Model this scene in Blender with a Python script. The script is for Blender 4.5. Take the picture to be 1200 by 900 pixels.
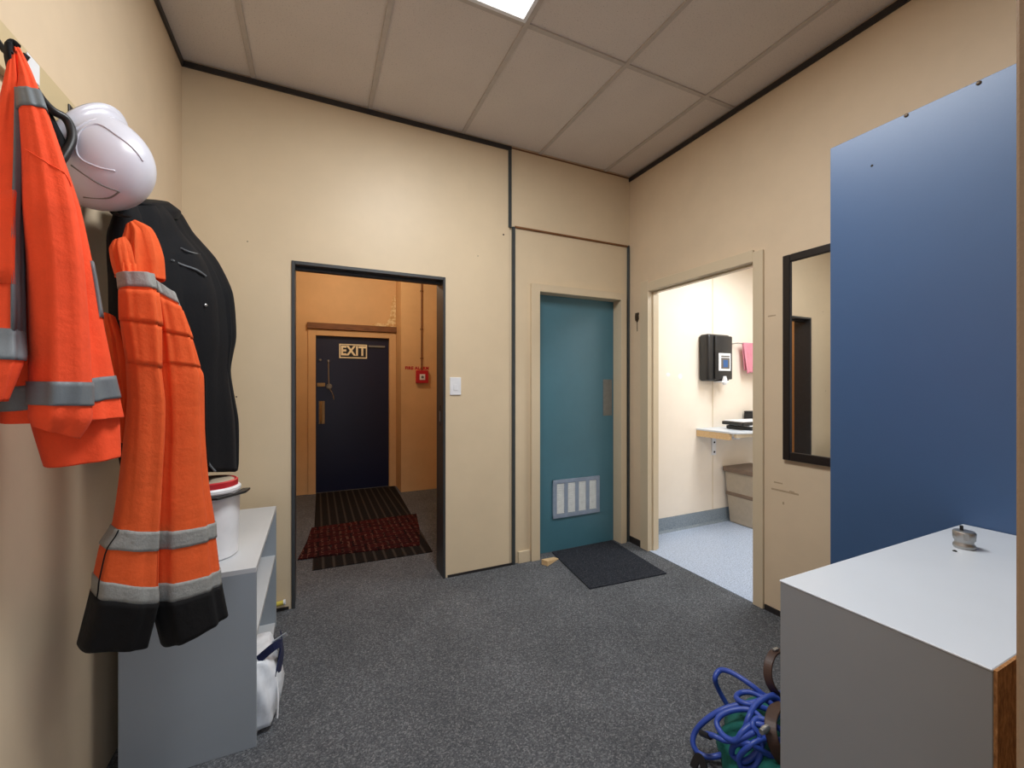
import bpy, bmesh, math, random
from mathutils import Vector, Matrix
random.seed(7)
SC = bpy.context.scene
COL = SC.collection
for _o in list(bpy.data.objects):
    bpy.data.objects.remove(_o, do_unlink=True)

# ------------------------------------------------------------------ camera
CAM_H, FPX, YAW, CY = 1.30, 494.2, 0.435, 451.1
cam = bpy.data.cameras.new('camera')
cam.sensor_width = 36.0
cam.lens = FPX / 1200.0 * 36.0
cam.shift_y = (CY - 450.0) / 1200.0
cam.clip_start = 0.02
cam_ob = bpy.data.objects.new('camera', cam)
COL.objects.link(cam_ob)
cam_ob.location = (0, 0, CAM_H)
cam_ob.rotation_euler = (math.pi / 2, 0, -YAW)
SC.camera = cam_ob

# ------------------------------------------------------------------ world and light
world = bpy.data.worlds.new('world')
SC.world = world
world.use_nodes = True
world.node_tree.nodes['Background'].inputs[0].default_value = (0.80, 0.88, 1.0, 1)
world.node_tree.nodes['Background'].inputs[1].default_value = 1.1
SC.view_settings.view_transform = 'Standard'
SC.view_settings.look = 'None'
SC.view_settings.gamma = 1.0
SC.view_settings.use_curve_mapping = False
SC.view_settings.exposure = 0.0
TROFFER_W = 41.0      # fluorescent panel in the ceiling grid
UTILITY_W = 26.0      # unseen panel added to light the utility room
HALL_W = 24.0          # unseen warm bulb added to light the exit hall


def area(name, loc, sx, sy, watt, colr):
    l = bpy.data.lights.new(name, 'AREA')
    l.shape = 'RECTANGLE'; l.size = sx; l.size_y = sy
    l.energy = watt; l.color = colr
    o = bpy.data.objects.new(name, l)
    COL.objects.link(o)
    o.location = loc
    return o


area('troffer_light', (0.605, 1.20, 2.985), 0.54, 1.14, TROFFER_W, (0.95, 0.98, 1.0))
area('utility_fill', (3.3, 1.75, 2.44), 0.55, 1.1, UTILITY_W, (0.88, 0.95, 1.0))
_p = bpy.data.lights.new('hall_fill', 'POINT')
_p.energy = HALL_W; _p.color = (1.0, 0.87, 0.68); _p.shadow_soft_size = 0.06
_po = bpy.data.objects.new('hall_fill', _p)
COL.objects.link(_po)
_po.location = (0.35, 4.35, 2.62)

# ------------------------------------------------------------------ room dimensions (metres)
XL, XR, YB, CZ = -0.646, 2.364, 2.765, 3.02
OX0, OX1, OZ = -0.123, 0.785, 2.017       # opening to the exit hall
TX0, TX1, TZ = 1.509, 2.263, 1.995        # teal door
RY0, RY1, RZ = 1.667, 2.538, 2.032        # doorway to utility room
UY = 2.81                                 # utility room far wall
HY = 5.56                                 # exit wall


def at(u, v, Y):
    """Point of the room at depth Y seen at (u, v) in the 1200x900 photograph."""
    k = (u - 600.0) / FPX
    s, c = math.sin(YAW), math.cos(YAW)
    d = Vector((s + k * c, c - k * s, -(v - CY) / FPX))
    return d * (Y / d.y) + Vector((0, 0, CAM_H))


def at_z(u, v, Z):
    k = (u - 600.0) / FPX
    s, c = math.sin(YAW), math.cos(YAW)
    d = Vector((s + k * c, c - k * s, -(v - CY) / FPX))
    return d * ((Z - CAM_H) / d.z) + Vector((0, 0, CAM_H))


# ------------------------------------------------------------------ materials
def lin(r, g, b):
    f = lambda x: ((x / 255 + 0.055) / 1.055) ** 2.4 if x > 10 else x / 255 / 12.92
    return (f(r), f(g), f(b), 1)


class NT:
    def __init__(self, name):
        self.m = bpy.data.materials.new(name)
        self.m.use_nodes = True
        self.n = self.m.node_tree.nodes
        self.l = self.m.node_tree.links
        self.b = self.n['Principled BSDF']
        self.tc = self.n.new('ShaderNodeTexCoord')

    def node(self, t, **kw):
        nd = self.n.new(t)
        for k, v in kw.items():
            setattr(nd, k, v)
        return nd

    def noise(self, scale, detail=2, rough=0.5, stretch=None, coord='Object'):
        t = self.node('ShaderNodeTexNoise')
        t.inputs['Scale'].default_value = scale
        t.inputs['Detail'].default_value = detail
        t.inputs['Roughness'].default_value = rough
        src = self.tc.outputs[coord]
        if stretch:
            mp = self.node('ShaderNodeMapping')
            mp.inputs['Scale'].default_value = stretch
            self.l.new(src, mp.inputs[0]); src = mp.outputs[0]
        self.l.new(src, t.inputs['Vector'])
        return t.outputs['Fac']

    def ramp(self, fac, stops):
        r = self.node('ShaderNodeValToRGB')
        e = r.color_ramp.elements
        while len(e) < len(stops):
            e.new(0.5)
        for i, (p, c) in enumerate(stops):
            e[i].position = p; e[i].color = c
        self.l.new(fac, r.inputs[0])
        return r.outputs[0]

    def mix(self, fac, a, b, mode='MIX'):
        m = self.node('ShaderNodeMix', data_type='RGBA', blend_type=mode)
        for i, x in ((0, fac), (6, a), (7, b)):
            if isinstance(x, (int, float)):
                m.inputs[i].default_value = x
            elif isinstance(x, tuple):
                m.inputs[i].default_value = x
            else:
                self.l.new(x, m.inputs[i])
        return m.outputs[2]

    def bump(self, h, strength=0.2, dist=0.002):
        b = self.node('ShaderNodeBump')
        b.inputs['Strength'].default_value = strength
        b.inputs['Distance'].default_value = dist
        self.l.new(h, b.inputs['Height'])
        self.l.new(b.outputs[0], self.b.inputs['Normal'])

    def set(self, color=None, rough=0.5, metal=0.0, spec=None):
        if color is not None:
            if isinstance(color, tuple):
                self.b.inputs['Base Color'].default_value = color
            else:
                self.l.new(color, self.b.inputs['Base Color'])
        self.b.inputs['Roughness'].default_value = rough
        self.b.inputs['Metallic'].default_value = metal
        if spec is not None:
            self.b.inputs['Specular IOR Level'].default_value = spec
        return self.m


def mul(c, f):
    return (c[0] * f, c[1] * f, c[2] * f, 1)


def m_paint(name, c, rough=0.55, var=0.08, bump=0.12, scale=180, spec=0.35):
    t = NT(name)
    n1 = t.noise(1.7, 4, 0.6)
    n2 = t.noise(9, 3, 0.6)
    base = t.ramp(n1, [(0.3, mul(c, 1 - var)), (0.7, mul(c, 1 + var * 0.4))])
    col = t.mix(0.25, base, t.ramp(n2, [(0.35, mul(c, 1 - var)), (0.65, c)]))
    t.bump(t.noise(scale, 2), bump, 0.001)
    return t.set(col, rough, spec=spec)


def m_plain(name, c, rough=0.5, metal=0.0, spec=None, var=0.1, scale=25, bump=0.0):
    t = NT(name)
    n = t.noise(scale, 3)
    col = t.ramp(n, [(0.3, mul(c, 1 - var)), (0.7, mul(c, 1 + var))])
    if bump:
        t.bump(t.noise(scale * 8, 2), bump, 0.001)
    return t.set(col, rough, metal, spec)


def m_fabric(name, c, weave=1400, bump=0.25, var=0.14, rough=0.85):
    t = NT(name)
    n = t.noise(14, 4, 0.6)
    fine = t.noise(weave, 1, stretch=(1, 1, 0.5))
    col = t.mix(0.35, t.ramp(n, [(0.3, mul(c, 1 - var)), (0.7, mul(c, 1 + var * 0.5))]),
                t.ramp(fine, [(0.3, mul(c, 0.8)), (0.7, mul(c, 1.1))]))
    t.bump(t.noise(38, 4, 0.65), bump, 0.012)
    t.b.inputs['Sheen Weight'].default_value = 0.02
    return t.set(col, rough, spec=0.25)


def m_carpet(name):
    t = NT(name)
    v = t.node('ShaderNodeTexVoronoi'); v.inputs['Scale'].default_value = 190
    t.l.new(t.tc.outputs['Object'], v.inputs['Vector'])
    sp = t.node('ShaderNodeSeparateColor'); t.l.new(v.outputs['Color'], sp.inputs[0])
    speck = t.ramp(sp.outputs[0], [(0.0, lin(48, 50, 55)), (0.45, lin(88, 91, 96)), (0.8, lin(116, 119, 124)), (1.0, lin(160, 160, 163))])
    n1 = t.noise(420, 2, 0.7)
    c2 = t.ramp(n1, [(0.32, lin(42, 45, 50)), (0.5, lin(94, 97, 102)), (0.68, lin(158, 159, 161))])
    n2 = t.noise(2.2, 4, 0.6)
    col = t.mix(0.5, speck, c2)
    col = t.mix(1.0, col, t.ramp(n2, [(0.3, (0.78, 0.78, 0.78, 1)), (0.7, (1.08, 1.08, 1.08, 1))]), 'MULTIPLY')
    t.bump(t.noise(260, 2, 0.7), 0.7, 0.006)
    return t.set(col, 0.95, spec=0.1)


def m_vinyl(name, c, c2):
    t = NT(name)
    n = t.noise(130, 2, 0.7)
    col = t.ramp(n, [(0.36, c2), (0.52, c), (0.7, mul(c, 1.15))])
    return t.set(col, 0.38)


def m_tile(name, c):
    t = NT(name)
    n = t.noise(150, 3, 0.7)
    n2 = t.noise(3, 3)
    a = t.ramp(n, [(0.30, mul(c, 0.62)), (0.42, c)])
    col = t.mix(1.0, a, t.ramp(n2, [(0.3, (0.94, 0.94, 0.94, 1)), (0.7, (1, 1, 1, 1))]), 'MULTIPLY')
    t.bump(n, 0.4, 0.002)
    return t.set(col, 0.95, spec=0.1)


def m_wood(name, c, c2, stretch=(1, 12, 12), scale=9, rough=0.6):
    t = NT(name)
    n = t.noise(scale, 5, 0.6, stretch)
    t.bump(n, 0.15, 0.002)
    return t.set(t.ramp(n, [(0.3, c2), (0.7, c)]), rough)


def m_chip(name):
    t = NT(name)
    n = t.noise(160, 4, 0.7, (1, 1, 0.35))
    t.bump(n, 0.4, 0.002)
    return t.set(t.ramp(n, [(0.3, lin(120, 78, 42)), (0.55, lin(172, 122, 72)), (0.75, lin(205, 160, 105))]), 0.8)


def m_emit(name, c, s):
    t = NT(name)
    t.b.inputs['Emission Color'].default_value = c
    t.b.inputs['Emission Strength'].default_value = s
    return t.set((0.9, 0.9, 0.9, 1), 0.4)


def m_stripes(name):
    """Dark runner with narrow lighter cords along its length."""
    t = NT(name)
    sx = t.node('ShaderNodeSeparateXYZ'); t.l.new(t.tc.outputs['Object'], sx.inputs[0])
    m1 = t.node('ShaderNodeMath', operation='MULTIPLY'); m1.inputs[1].default_value = 14.0
    t.l.new(sx.outputs[0], m1.inputs[0])
    fr = t.node('ShaderNodeMath', operation='FRACT'); t.l.new(m1.outputs[0], fr.inputs[0])
    col = t.ramp(fr.outputs[0], [(0.0, lin(14, 13, 14)), (0.62, lin(20, 18, 19)), (0.7, lin(70, 64, 58)), (0.84, lin(70, 64, 58)), (0.92, lin(24, 22, 22))])
    n = t.noise(200, 2)
    col = t.mix(0.35, col, t.ramp(n, [(0.35, (0.012, 0.01, 0.01, 1)), (0.7, (0.045, 0.038, 0.034, 1))]))
    t.bump(n, 0.5, 0.004)
    return t.set(col, 0.95, spec=0.1)


def m_redrug(name):
    t = NT(name)
    co = t.tc.outputs['Object']
    br = t.node('ShaderNodeTexBrick')
    br.inputs['Color1'].default_value = lin(64, 20, 20)
    br.inputs['Color2'].default_value = lin(50, 16, 18)
    br.inputs['Mortar'].default_value = lin(30, 14, 16)
    br.inputs['Scale'].default_value = 5.2
    br.inputs['Mortar Size'].default_value = 0.05
    br.inputs['Brick Width'].default_value = 0.9
    br.inputs['Row Height'].default_value = 0.55
    t.l.new(co, br.inputs['Vector'])
    v = t.node('ShaderNodeTexVoronoi'); v.inputs['Scale'].default_value = 21
    v.feature = 'DISTANCE_TO_EDGE'
    t.l.new(co, v.inputs['Vector'])
    motif = t.ramp(v.outputs['Distance'], [(0.03, (1, 1, 1, 1)), (0.08, (0, 0, 0, 1))])
    w = t.node('ShaderNodeTexWave'); w.inputs['Scale'].default_value = 6.5
    w.inputs['Distortion'].default_value = 1.5
    t.l.new(co, w.inputs['Vector'])
    wm = t.ramp(w.outputs['Fac'], [(0.55, (0, 0, 0, 1)), (0.75, (0.85, 0.85, 0.85, 1))])
    f = t.mix(1.0, motif, wm, 'MULTIPLY')
    col = t.mix(f, br.outputs['Color'], lin(104, 72, 62))
    t.bump(t.noise(300, 2), 0.5, 0.003)
    return t.set(col, 0.95, spec=0.1)


def m_peel(name, c, c2):
    t = NT(name)
    n = t.noise(22, 5, 0.7)
    return t.set(t.ramp(n, [(0.42, c), (0.58, c2)]), 0.85)


CREAM = lin(224, 202, 172)
M = dict(
    wall=m_paint('cream_wall_paint', CREAM, 0.5, 0.09),
    panel=m_paint('cream_partition_paint', lin(224, 204, 172), 0.45, 0.07),
    utilwall=m_paint('utility_wall_paint', lin(246, 234, 218), 0.4, 0.06),
    hallwall=m_paint('warm_lit_hall_paint', lin(222, 182, 132), 0.6, 0.12),  # cream paint tinted orange, so the hall's warm light sits in the colour
    frame=m_paint('cream_gloss_frame', lin(216, 198, 168), 0.35, 0.06, spec=0.5),
    darktrim=m_plain('dark_brown_trim', lin(42, 38, 38), 0.45),
    greentrim=m_plain('dark_green_grey_trim', lin(58, 64, 66), 0.45),
    darkframe=m_plain('dark_grey_door_lining', lin(58, 60, 62), 0.4),
    carpet=m_carpet('grey_speckled_carpet'),
    vinyl=m_vinyl('pale_blue_speckled_vinyl', lin(184, 197, 218), lin(132, 148, 172)),
    cove=m_vinyl('grey_blue_cove_vinyl', lin(136, 148, 158), lin(104, 118, 132)),
    tile=m_tile('ceiling_tile_fissured', lin(222, 212, 203)),
    tee=m_plain('ceiling_grid_metal', lin(190, 180, 171), 0.5, var=0.05),
    light=m_emit('light_diffuser', (1, 0.99, 0.97, 1), 4.0),
    bulb=m_emit('added_bulb_glow', (1, 0.75, 0.45, 1), 8.0),  # glow of the unseen bulb added in the hall
    teal=m_paint('teal_door_paint', lin(72, 118, 134), 0.34, 0.12, 0.08, 60, 0.5),
    navydoor=m_paint('navy_door_paint', lin(16, 22, 56), 0.35, 0.12, 0.06, 60, 0.5),
    bluepanel=m_paint('slate_blue_paint', lin(58, 90, 132), 0.38, 0.06, 0.1, 240, 0.65),
    steel=m_plain('brushed_steel', lin(176, 176, 174), 0.38, 0.85, var=0.08),
    dullplate=m_plain('worn_push_plate', lin(126, 126, 122), 0.5, 0.4),
    grille=m_plain('grey_grille_frame', lin(138, 152, 172), 0.45),
    louvre=m_plain('pale_louvre', lin(232, 236, 236), 0.5),
    brass=m_plain('dull_brass', lin(168, 140, 98), 0.45, 0.6),
    white=m_plain('white_plastic', lin(236, 237, 240), 0.35, var=0.03),
    helmet=m_plain('white_helmet_shell', lin(208, 208, 218), 0.28, var=0.02, spec=0.6),
    black=m_plain('black_plastic', lin(26, 26, 28), 0.38),
    red=m_plain('red_plastic', lin(188, 34, 44), 0.4),
    greymel=m_plain('grey_melamine', lin(152, 160, 168), 0.42, var=0.03, scale=4),
    lightmel=m_plain('light_grey_melamine', lin(200, 203, 206), 0.4, var=0.03, scale=4),
    whitemel=m_plain('white_laminate', lin(208, 215, 223), 0.32, var=0.02, scale=5),
    cabside=m_plain('grey_cabinet_side', lin(146, 149, 152), 0.5, var=0.03, scale=4),
    chip=m_chip('raw_chipboard'),
    pine=m_wood('raw_pine', lin(226, 196, 150), lin(206, 170, 122)),
    brownwood=m_wood('stained_wood', lin(140, 92, 52), lin(100, 62, 34)),
    board=m_paint('painted_coat_board', lin(206, 186, 146), 0.5, 0.06),
    blackwood=m_wood('black_stained_wood', lin(34, 27, 26), lin(22, 18, 18), rough=0.35),
    mirror=NT('mirror_glass').set((0.92, 0.93, 0.92, 1), 0.015, 1.0),
    orange=m_fabric('hi_vis_orange_cloth', (0.95, 0.088, 0.026, 1)),
    orange2=m_fabric('worn_hi_vis_orange_cotton', (0.80, 0.115, 0.026, 1)),
    reflect=m_fabric('grey_reflective_tape', lin(112, 118, 122), 900, 0.1, rough=0.5),
    reflect2=m_fabric('worn_silver_tape', lin(150, 150, 146), 300, 0.35, 0.2, rough=0.6),
    blackcloth=m_fabric('black_cloth', lin(15, 16, 20), 900, 0.2),
    blackcloth2=m_fabric('black_cotton_hem', lin(20, 19, 20), 600, 0.25),
    mat=m_carpet('x'),
    stripes=m_stripes('striped_runner'),
    redrug=m_redrug('red_patterned_rug'),
    peel=m_peel('peeled_plaster', lin(240, 222, 178), lin(206, 164, 108)),
    binplastic=m_plain('taupe_plastic', lin(176, 162, 142), 0.5, var=0.05),
    bindark=m_plain('brown_plastic_rim', lin(122, 102, 86), 0.5),
    pink=m_fabric('pink_towelling', lin(222, 142, 158), 500, 0.4),
    hose=m_plain('blue_rubber_hose', lin(50, 78, 168), 0.4, var=0.08),
    greenbag=m_fabric('teal_green_canvas', lin(32, 104, 96), 500, 0.4),
    leather=m_plain('dark_brown_leather', lin(70, 48, 38), 0.5, scale=60),
    whitebag=m_plain('white_coated_bag', lin(226, 230, 236), 0.35, bump=0.15),
    navy=m_fabric('navy_webbing', lin(30, 36, 70), 500),
    navyprint=m_plain('card_blue_print', lin(50, 92, 150), 0.5),
    greyprint=m_plain('card_grey_print', lin(104, 98, 92), 0.5),
    cream=m_plain('cream_lettering', lin(252, 240, 206), 0.6),
    yellow=m_plain('yellow_plastic', lin(216, 196, 84), 0.4),
    brown=m_plain('dark_bronze', lin(74, 60, 44), 0.4, 0.5),
    scuff=m_plain('scuff_grey', lin(178, 154, 124), 0.8),
    dark=m_plain('dark_hole', lin(28, 24, 22), 0.8),
    jamb=m_paint('tan_jamb_paint', lin(150, 122, 92), 0.6, 0.12, 0.5, 420),
)
_m = NT('black_doormat_pile')
_n = _m.noise(170, 2, 0.7)
_m.bump(_n, 0.7, 0.006)
M['mat'] = _m.set(_m.ramp(_n, [(0.35, lin(32, 34, 40)), (0.58, lin(54, 57, 64)), (0.75, lin(92, 95, 102))]), 0.95, spec=0.1)


# ------------------------------------------------------------------ mesh building
WLOC = {}


class MB:
    def __init__(self):
        self.V, self.F = [], []

    def add(self, vs, fs):
        o = len(self.V)
        self.V += [Vector(v) for v in vs]
        self.F += [[i + o for i in f] for f in fs]
        return self

    def box(self, x0, x1, y0, y1, z0, z1, M4=None):
        vs = [Vector(p) for p in ((x0, y0, z0), (x1, y0, z0), (x1, y1, z0), (x0, y1, z0), (x0, y0, z1), (x1, y0, z1), (x1, y1, z1), (x0, y1, z1))]
        if M4:
            vs = [M4 @ v for v in vs]
        return self.add(vs, [(3, 2, 1, 0), (4, 5, 6, 7), (0, 1, 5, 4), (1, 2, 6, 5), (2, 3, 7, 6), (3, 0, 4, 7)])

    def tube(self, pts, r, n=8, closed=False, flat=None):
        """Round tube; flat=(w, t) sweeps a flat strap instead."""
        pts = [Vector(p) for p in pts]
        N = len(pts)
        rs = r if isinstance(r, (list, tuple)) else [r] * N
        ring, up = [], None
        for i, p in enumerate(pts):
            a = pts[i - 1] if (i or closed) else pts[i]
            b = pts[(i + 1) % N] if (i < N - 1 or closed) else pts[i]
            t = (b - a).normalized()
            if up is None:
                up = Vector((0, 0, 1)) if abs(t.z) < 0.9 else Vector((1, 0, 0))
            up = (up - t * up.dot(t)).normalized()
            sd = t.cross(up)
            if flat:
                w, h = flat
                ring.append([p + sd * w / 2 + up * h / 2, p - sd * w / 2 + up * h / 2, p - sd * w / 2 - up * h / 2, p + sd * w / 2 - up * h / 2])
            else:
                ring.append([p + (up * math.cos(2 * math.pi * k / n) + sd * math.sin(2 * math.pi * k / n)) * rs[i] for k in range(n)])
        m = len(ring[0])
        vs = [q for rr in ring for q in rr]
        fs = []
        for i in range(N if closed else N - 1):
            j = (i + 1) % N
            for k in range(m):
                k2 = (k + 1) % m
                fs.append((i * m + k, i * m + k2, j * m + k2, j * m + k))
        if not closed:
            fs.append(tuple(range(m))[::-1]); fs.append(tuple((N - 1) * m + k for k in range(m)))
        return self.add(vs, fs)

    def lathe(self, prof, n=32, M4=None):
        """prof: list of (r, z) about local z."""
        vs, fs = [], []
        for r, z in prof:
            for k in range(n):
                a = 2 * math.pi * k / n
                vs.append(Vector((r * math.cos(a), r * math.sin(a), z)))
        for i in range(len(prof) - 1):
            for k in range(n):
                k2 = (k + 1) % n
                fs.append((i * n + k, i * n + k2, (i + 1) * n + k2, (i + 1) * n + k))
        fs.append(tuple(range(n))[::-1]); fs.append(tuple((len(prof) - 1) * n + k for k in range(n)))
        if M4:
            vs = [M4 @ v for v in vs]
        return self.add(vs, fs)

    def prism(self, poly, a, b, axis='z'):
        def mk(p, h):
            return {'z': (p[0], p[1], h), 'y': (p[0], h, p[1]), 'x': (h, p[0], p[1])}[axis]
        n = len(poly)
        vs = [mk(p, a) for p in poly] + [mk(p, b) for p in poly]
        fs = [tuple(range(n))[::-1], tuple(range(n, 2 * n))] + [(i, (i + 1) % n, n + (i + 1) % n, n + i) for i in range(n)]
        return self.add(vs, fs)

    def build(self, name, mat, parent=None, bevel=0.0, smooth=False, seg=1, loc=None):
        xs = [v.x for v in self.V]; ys = [v.y for v in self.V]; zs = [v.z for v in self.V]
        base = Vector(loc) if loc is not None else Vector(((min(xs) + max(xs)) / 2, (min(ys) + max(ys)) / 2, min(zs)))
        me = bpy.data.meshes.new(name)
        me.from_pydata([v - base for v in self.V], [], self.F)
        bm = bmesh.new(); bm.from_mesh(me)
        if bevel:
            ed = [e for e in bm.edges if len(e.link_faces) == 2 and e.calc_face_angle(0) > 0.5]
            bmesh.ops.bevel(bm, geom=ed, offset=bevel, segments=seg, affect='EDGES', profile=0.5, clamp_overlap=True)
        bmesh.ops.recalc_face_normals(bm, faces=bm.faces)
        bm.to_mesh(me); bm.free()
        if smooth:
            me.polygons.foreach_set('use_smooth', [True] * len(me.polygons))
            if smooth != 'all':
                me.set_sharp_from_angle(angle=0.7)
        me.materials.append(M[mat])
        o = bpy.data.objects.new(name, me)
        COL.objects.link(o)
        if parent is not None:
            o.parent = parent
            o.location = base - WLOC[parent.name]
        else:
            o.location = base
        WLOC[o.name] = base
        return o


def B(x0, x1, y0, y1, z0, z1):
    return MB().box(x0, x1, y0, y1, z0, z1)


def thing(name, loc, label, cat, group=None):
    o = bpy.data.objects.new(name, None)
    o.empty_display_size = 0.05
    COL.objects.link(o)
    o.location = loc
    WLOC[o.name] = Vector(loc)
    return tag(o, label, cat, group)


def tag(o, label, cat, group=None):
    o['label'] = label; o['category'] = cat
    if group:
        o['group'] = group
    return o


def struct(o, label=None):
    o['kind'] = 'structure'
    if label:
        o['label'] = label
    return o


def text_mesh(mb, s, size, M4, depth=0.001, bold=0.0):
    cu = bpy.data.curves.new('lettering', 'FONT')
    cu.body = s; cu.size = size; cu.extrude = depth; cu.offset = bold; cu.space_character = 1.07
    cu.align_x = 'CENTER'; cu.align_y = 'CENTER'
    ob = bpy.data.objects.new('lettering', cu)
    COL.objects.link(ob)
    dg = bpy.context.evaluated_depsgraph_get()
    me = bpy.data.meshes.new_from_object(ob.evaluated_get(dg))
    mb.add([M4 @ v.co for v in me.vertices], [tuple(p.vertices) for p in me.polygons])
    bpy.data.objects.remove(ob); bpy.data.curves.remove(cu); bpy.data.meshes.remove(me)
    return mb


def smooth_path(pts, sub=6, closed=False):
    P = [Vector(p) for p in pts]; n = len(P); out = []
    for i in range(n if closed else n - 1):
        p0 = P[(i - 1) % n] if (closed or i > 0) else P[i]
        p1, p2 = P[i], P[(i + 1) % n]
        p3 = P[(i + 2) % n] if (closed or i + 2 < n) else P[(i + 1) % n]
        for k in range(sub):
            t = k / sub
            out.append(0.5 * ((2 * p1) + (p2 - p0) * t + (2 * p0 - 5 * p1 + 4 * p2 - p3) * t * t + (3 * p1 - p0 - 3 * p2 + p3) * t ** 3))
    if not closed:
        out.append(P[-1])
    return out


# ================================================================== THE SETTING
struct(B(-0.9, 2.364, -0.6, 5.75, -0.05, 0.0).build('floor', 'carpet'), 'dark grey speckled loop carpet')
struct(B(2.364, 4.4, 0.7, 2.95, -0.05, 0.003).build('floor_utility', 'vinyl'), 'pale blue-grey speckled vinyl floor beyond the right doorway')

# left wall
struct(B(-0.75, XL, -0.1, YB + 0.15, 0, CZ + 0.1).build('wall_left', 'wall'), 'cream painted left wall')

# back wall: pieces around the two openings form one wall
wb = MB()
wb.box(XL, OX0, YB, YB + 0.15, 0, CZ + 0.1)
wb.box(OX0, OX1, YB, YB + 0.15, OZ + 0.004, CZ + 0.1)
wb.box(OX1, 1.265, YB, YB + 0.15, 0, CZ + 0.1)
wall_back = struct(wb.build('wall_back', 'panel'), 'cream partition wall with opening to the hall')
wp = MB()
wp.box(1.265, XR, YB + 0.004, YB + 0.15, 2.447, CZ + 0.1)
wp.box(1.265, TX0 - 0.02, YB + 0.012, YB + 0.15, 0, 2.447)
wp.box(TX1 + 0.02, XR, YB + 0.012, YB + 0.15, 0, 2.447)
wp.box(TX0 - 0.02, TX1 + 0.02, YB + 0.012, YB + 0.15, TZ + 0.02, 2.447)
wp.build('door_partition', 'panel', wall_back)
# tiny screw holes and stains on the wall
for (u, v, r) in ((590, 275, .006), (388, 640, .004), (277, 465, .004), (290, 283, .003), (560, 300, .003)):
    p = at(u, v, YB)
    MB().lathe([(r, 0), (r, 0.002), (r * 0.6, 0.003)], 10, Matrix.Translation((p.x, YB + 0.0005, p.z)) @ Matrix.Rotation(math.pi / 2, 4, 'X')).build('screw_hole', 'dark', wall_back)

# right wall with doorway
RT = 0.086
wr = MB()
wr.box(XR, XR + RT, -0.1, RY0 - 0.02, 0, CZ + 0.1)
wr.box(XR, XR + RT, RY1 + 0.02, YB + 0.15, 0, CZ + 0.1)
wr.box(XR, XR + RT, RY0 - 0.02, RY1 + 0.02, RZ + 0.02, CZ + 0.1)
wall_right = struct(wr.build('wall_right', 'wall'), 'cream right wall with doorway to the utility room')
for (u0, v0, u1, v1) in ((904, 571.5, 936, 573.5), (907, 564, 917, 565.5), (917, 588, 919, 591), (900, 370, 909, 371.5), (925, 575, 931, 576)):
    k0, k1 = [(XR / ((math.sin(YAW) + (u - 600) / FPX * math.cos(YAW)))) for u in (u0, u1)]
    y0_, y1_ = [k * (math.cos(YAW) - (u - 600) / FPX * math.sin(YAW)) for k, u in ((k0, u0), (k1, u1))]
    z0_, z1_ = CAM_H - (v1 - CY) / FPX * k0, CAM_H - (v0 - CY) / FPX * k0
    B(XR - 0.0006, XR, y1_, y0_, z0_, z1_).build('scuff_mark', 'scuff', wall_right)
# front wall behind which the photographer's doorway opens
JX, JY = 0.484, 0.13
wf = MB()
wf.box(JX, XR, -0.03, JY, 0, CZ + 0.1)
wf.box(XL, -0.42, -0.03, JY, 0, CZ + 0.1)
wf.box(-0.42, JX, -0.03, JY, 2.45, CZ + 0.1)
struct(wf.build('wall_front', 'jamb', bevel=0.002), 'tan painted edge of the near doorway')

# exit hall
struct(B(-0.9, -0.75, YB + 0.15, 5.75, 0, 2.9).build('wall_hall_left', 'hallwall'))
hb = MB()
hb.box(-0.75, -0.02, HY, HY + 0.15, 0, 2.9)
hb.box(-0.02, 0.866, HY, HY + 0.15, 1.91, 2.9)
hb.box(0.866, 0.94, HY, HY + 0.15, 0, 2.9)
wall_hall = struct(hb.build('wall_hall_back', 'hallwall'), 'hall wall around the exit door, warm light in its colour')
struct(B(0.934, 2.0, 5.2, 5.75, 0, 2.9).build('wall_hall_pier', 'hallwall'), 'pier wall carrying the fire alarm, warm light in its colour')
struct(B(1.85, 2.0, YB + 0.15, 5.2, 0, 2.9).build('wall_hall_right', 'hallwall'))
struct(B(-0.9, 2.0, YB + 0.15, 5.75, 2.9, 2.95).build('ceiling_hall', 'hallwall'))

# utility room
wu = B(XR + RT, 4.4, UY, UY + 0.14, 0, 2.5)
wall_util = struct(wu.build('wall_utility_back', 'utilwall'), 'bright cream sheet wall in the utility room')
B(3.388, 3.394, UY - 0.003, UY, 0.13, 2.5).build('joint_strip', 'frame', wall_util)
for (u, v, w_, h_) in ((797, 441, .05, .05), (783, 439, .05, .035), (810, 372, .05, .03)):  # white discs paint in bright highlights of tape on the wall
    q_ = at(u, v, UY)
    MB().lathe([(1, 0), (1, 0.5), (0.9, 1)], 14, Matrix.Translation((q_.x, UY, q_.z)) @ Matrix.Rotation(math.pi / 2, 4, 'X') @ Matrix.Diagonal((w_ / 2, h_ / 2, 0.0015, 1))).build('tape_highlight', 'white', wall_util)
struct(B(4.4, 4.5, 0.7, UY + 0.14, 0, 2.5).build('wall_utility_right', 'utilwall'))
struct(B(XR + RT, 4.4, 0.6, 0.7, 0, 2.5).build('wall_utility_front', 'utilwall'))
struct(B(XR + RT, 4.4, 0.7, UY, 2.5, 2.55).build('ceiling_utility', 'utilwall'))
struct(MB().prism([(UY, 0.003), (UY - 0.03, 0.003), (UY - 0.012, 0.02), (UY - 0.006, 0.127), (UY, 0.127)], XR + RT, 4.4, 'x').build('baseboard_utility', 'cove'), 'grey blue vinyl cove skirting')

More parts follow.
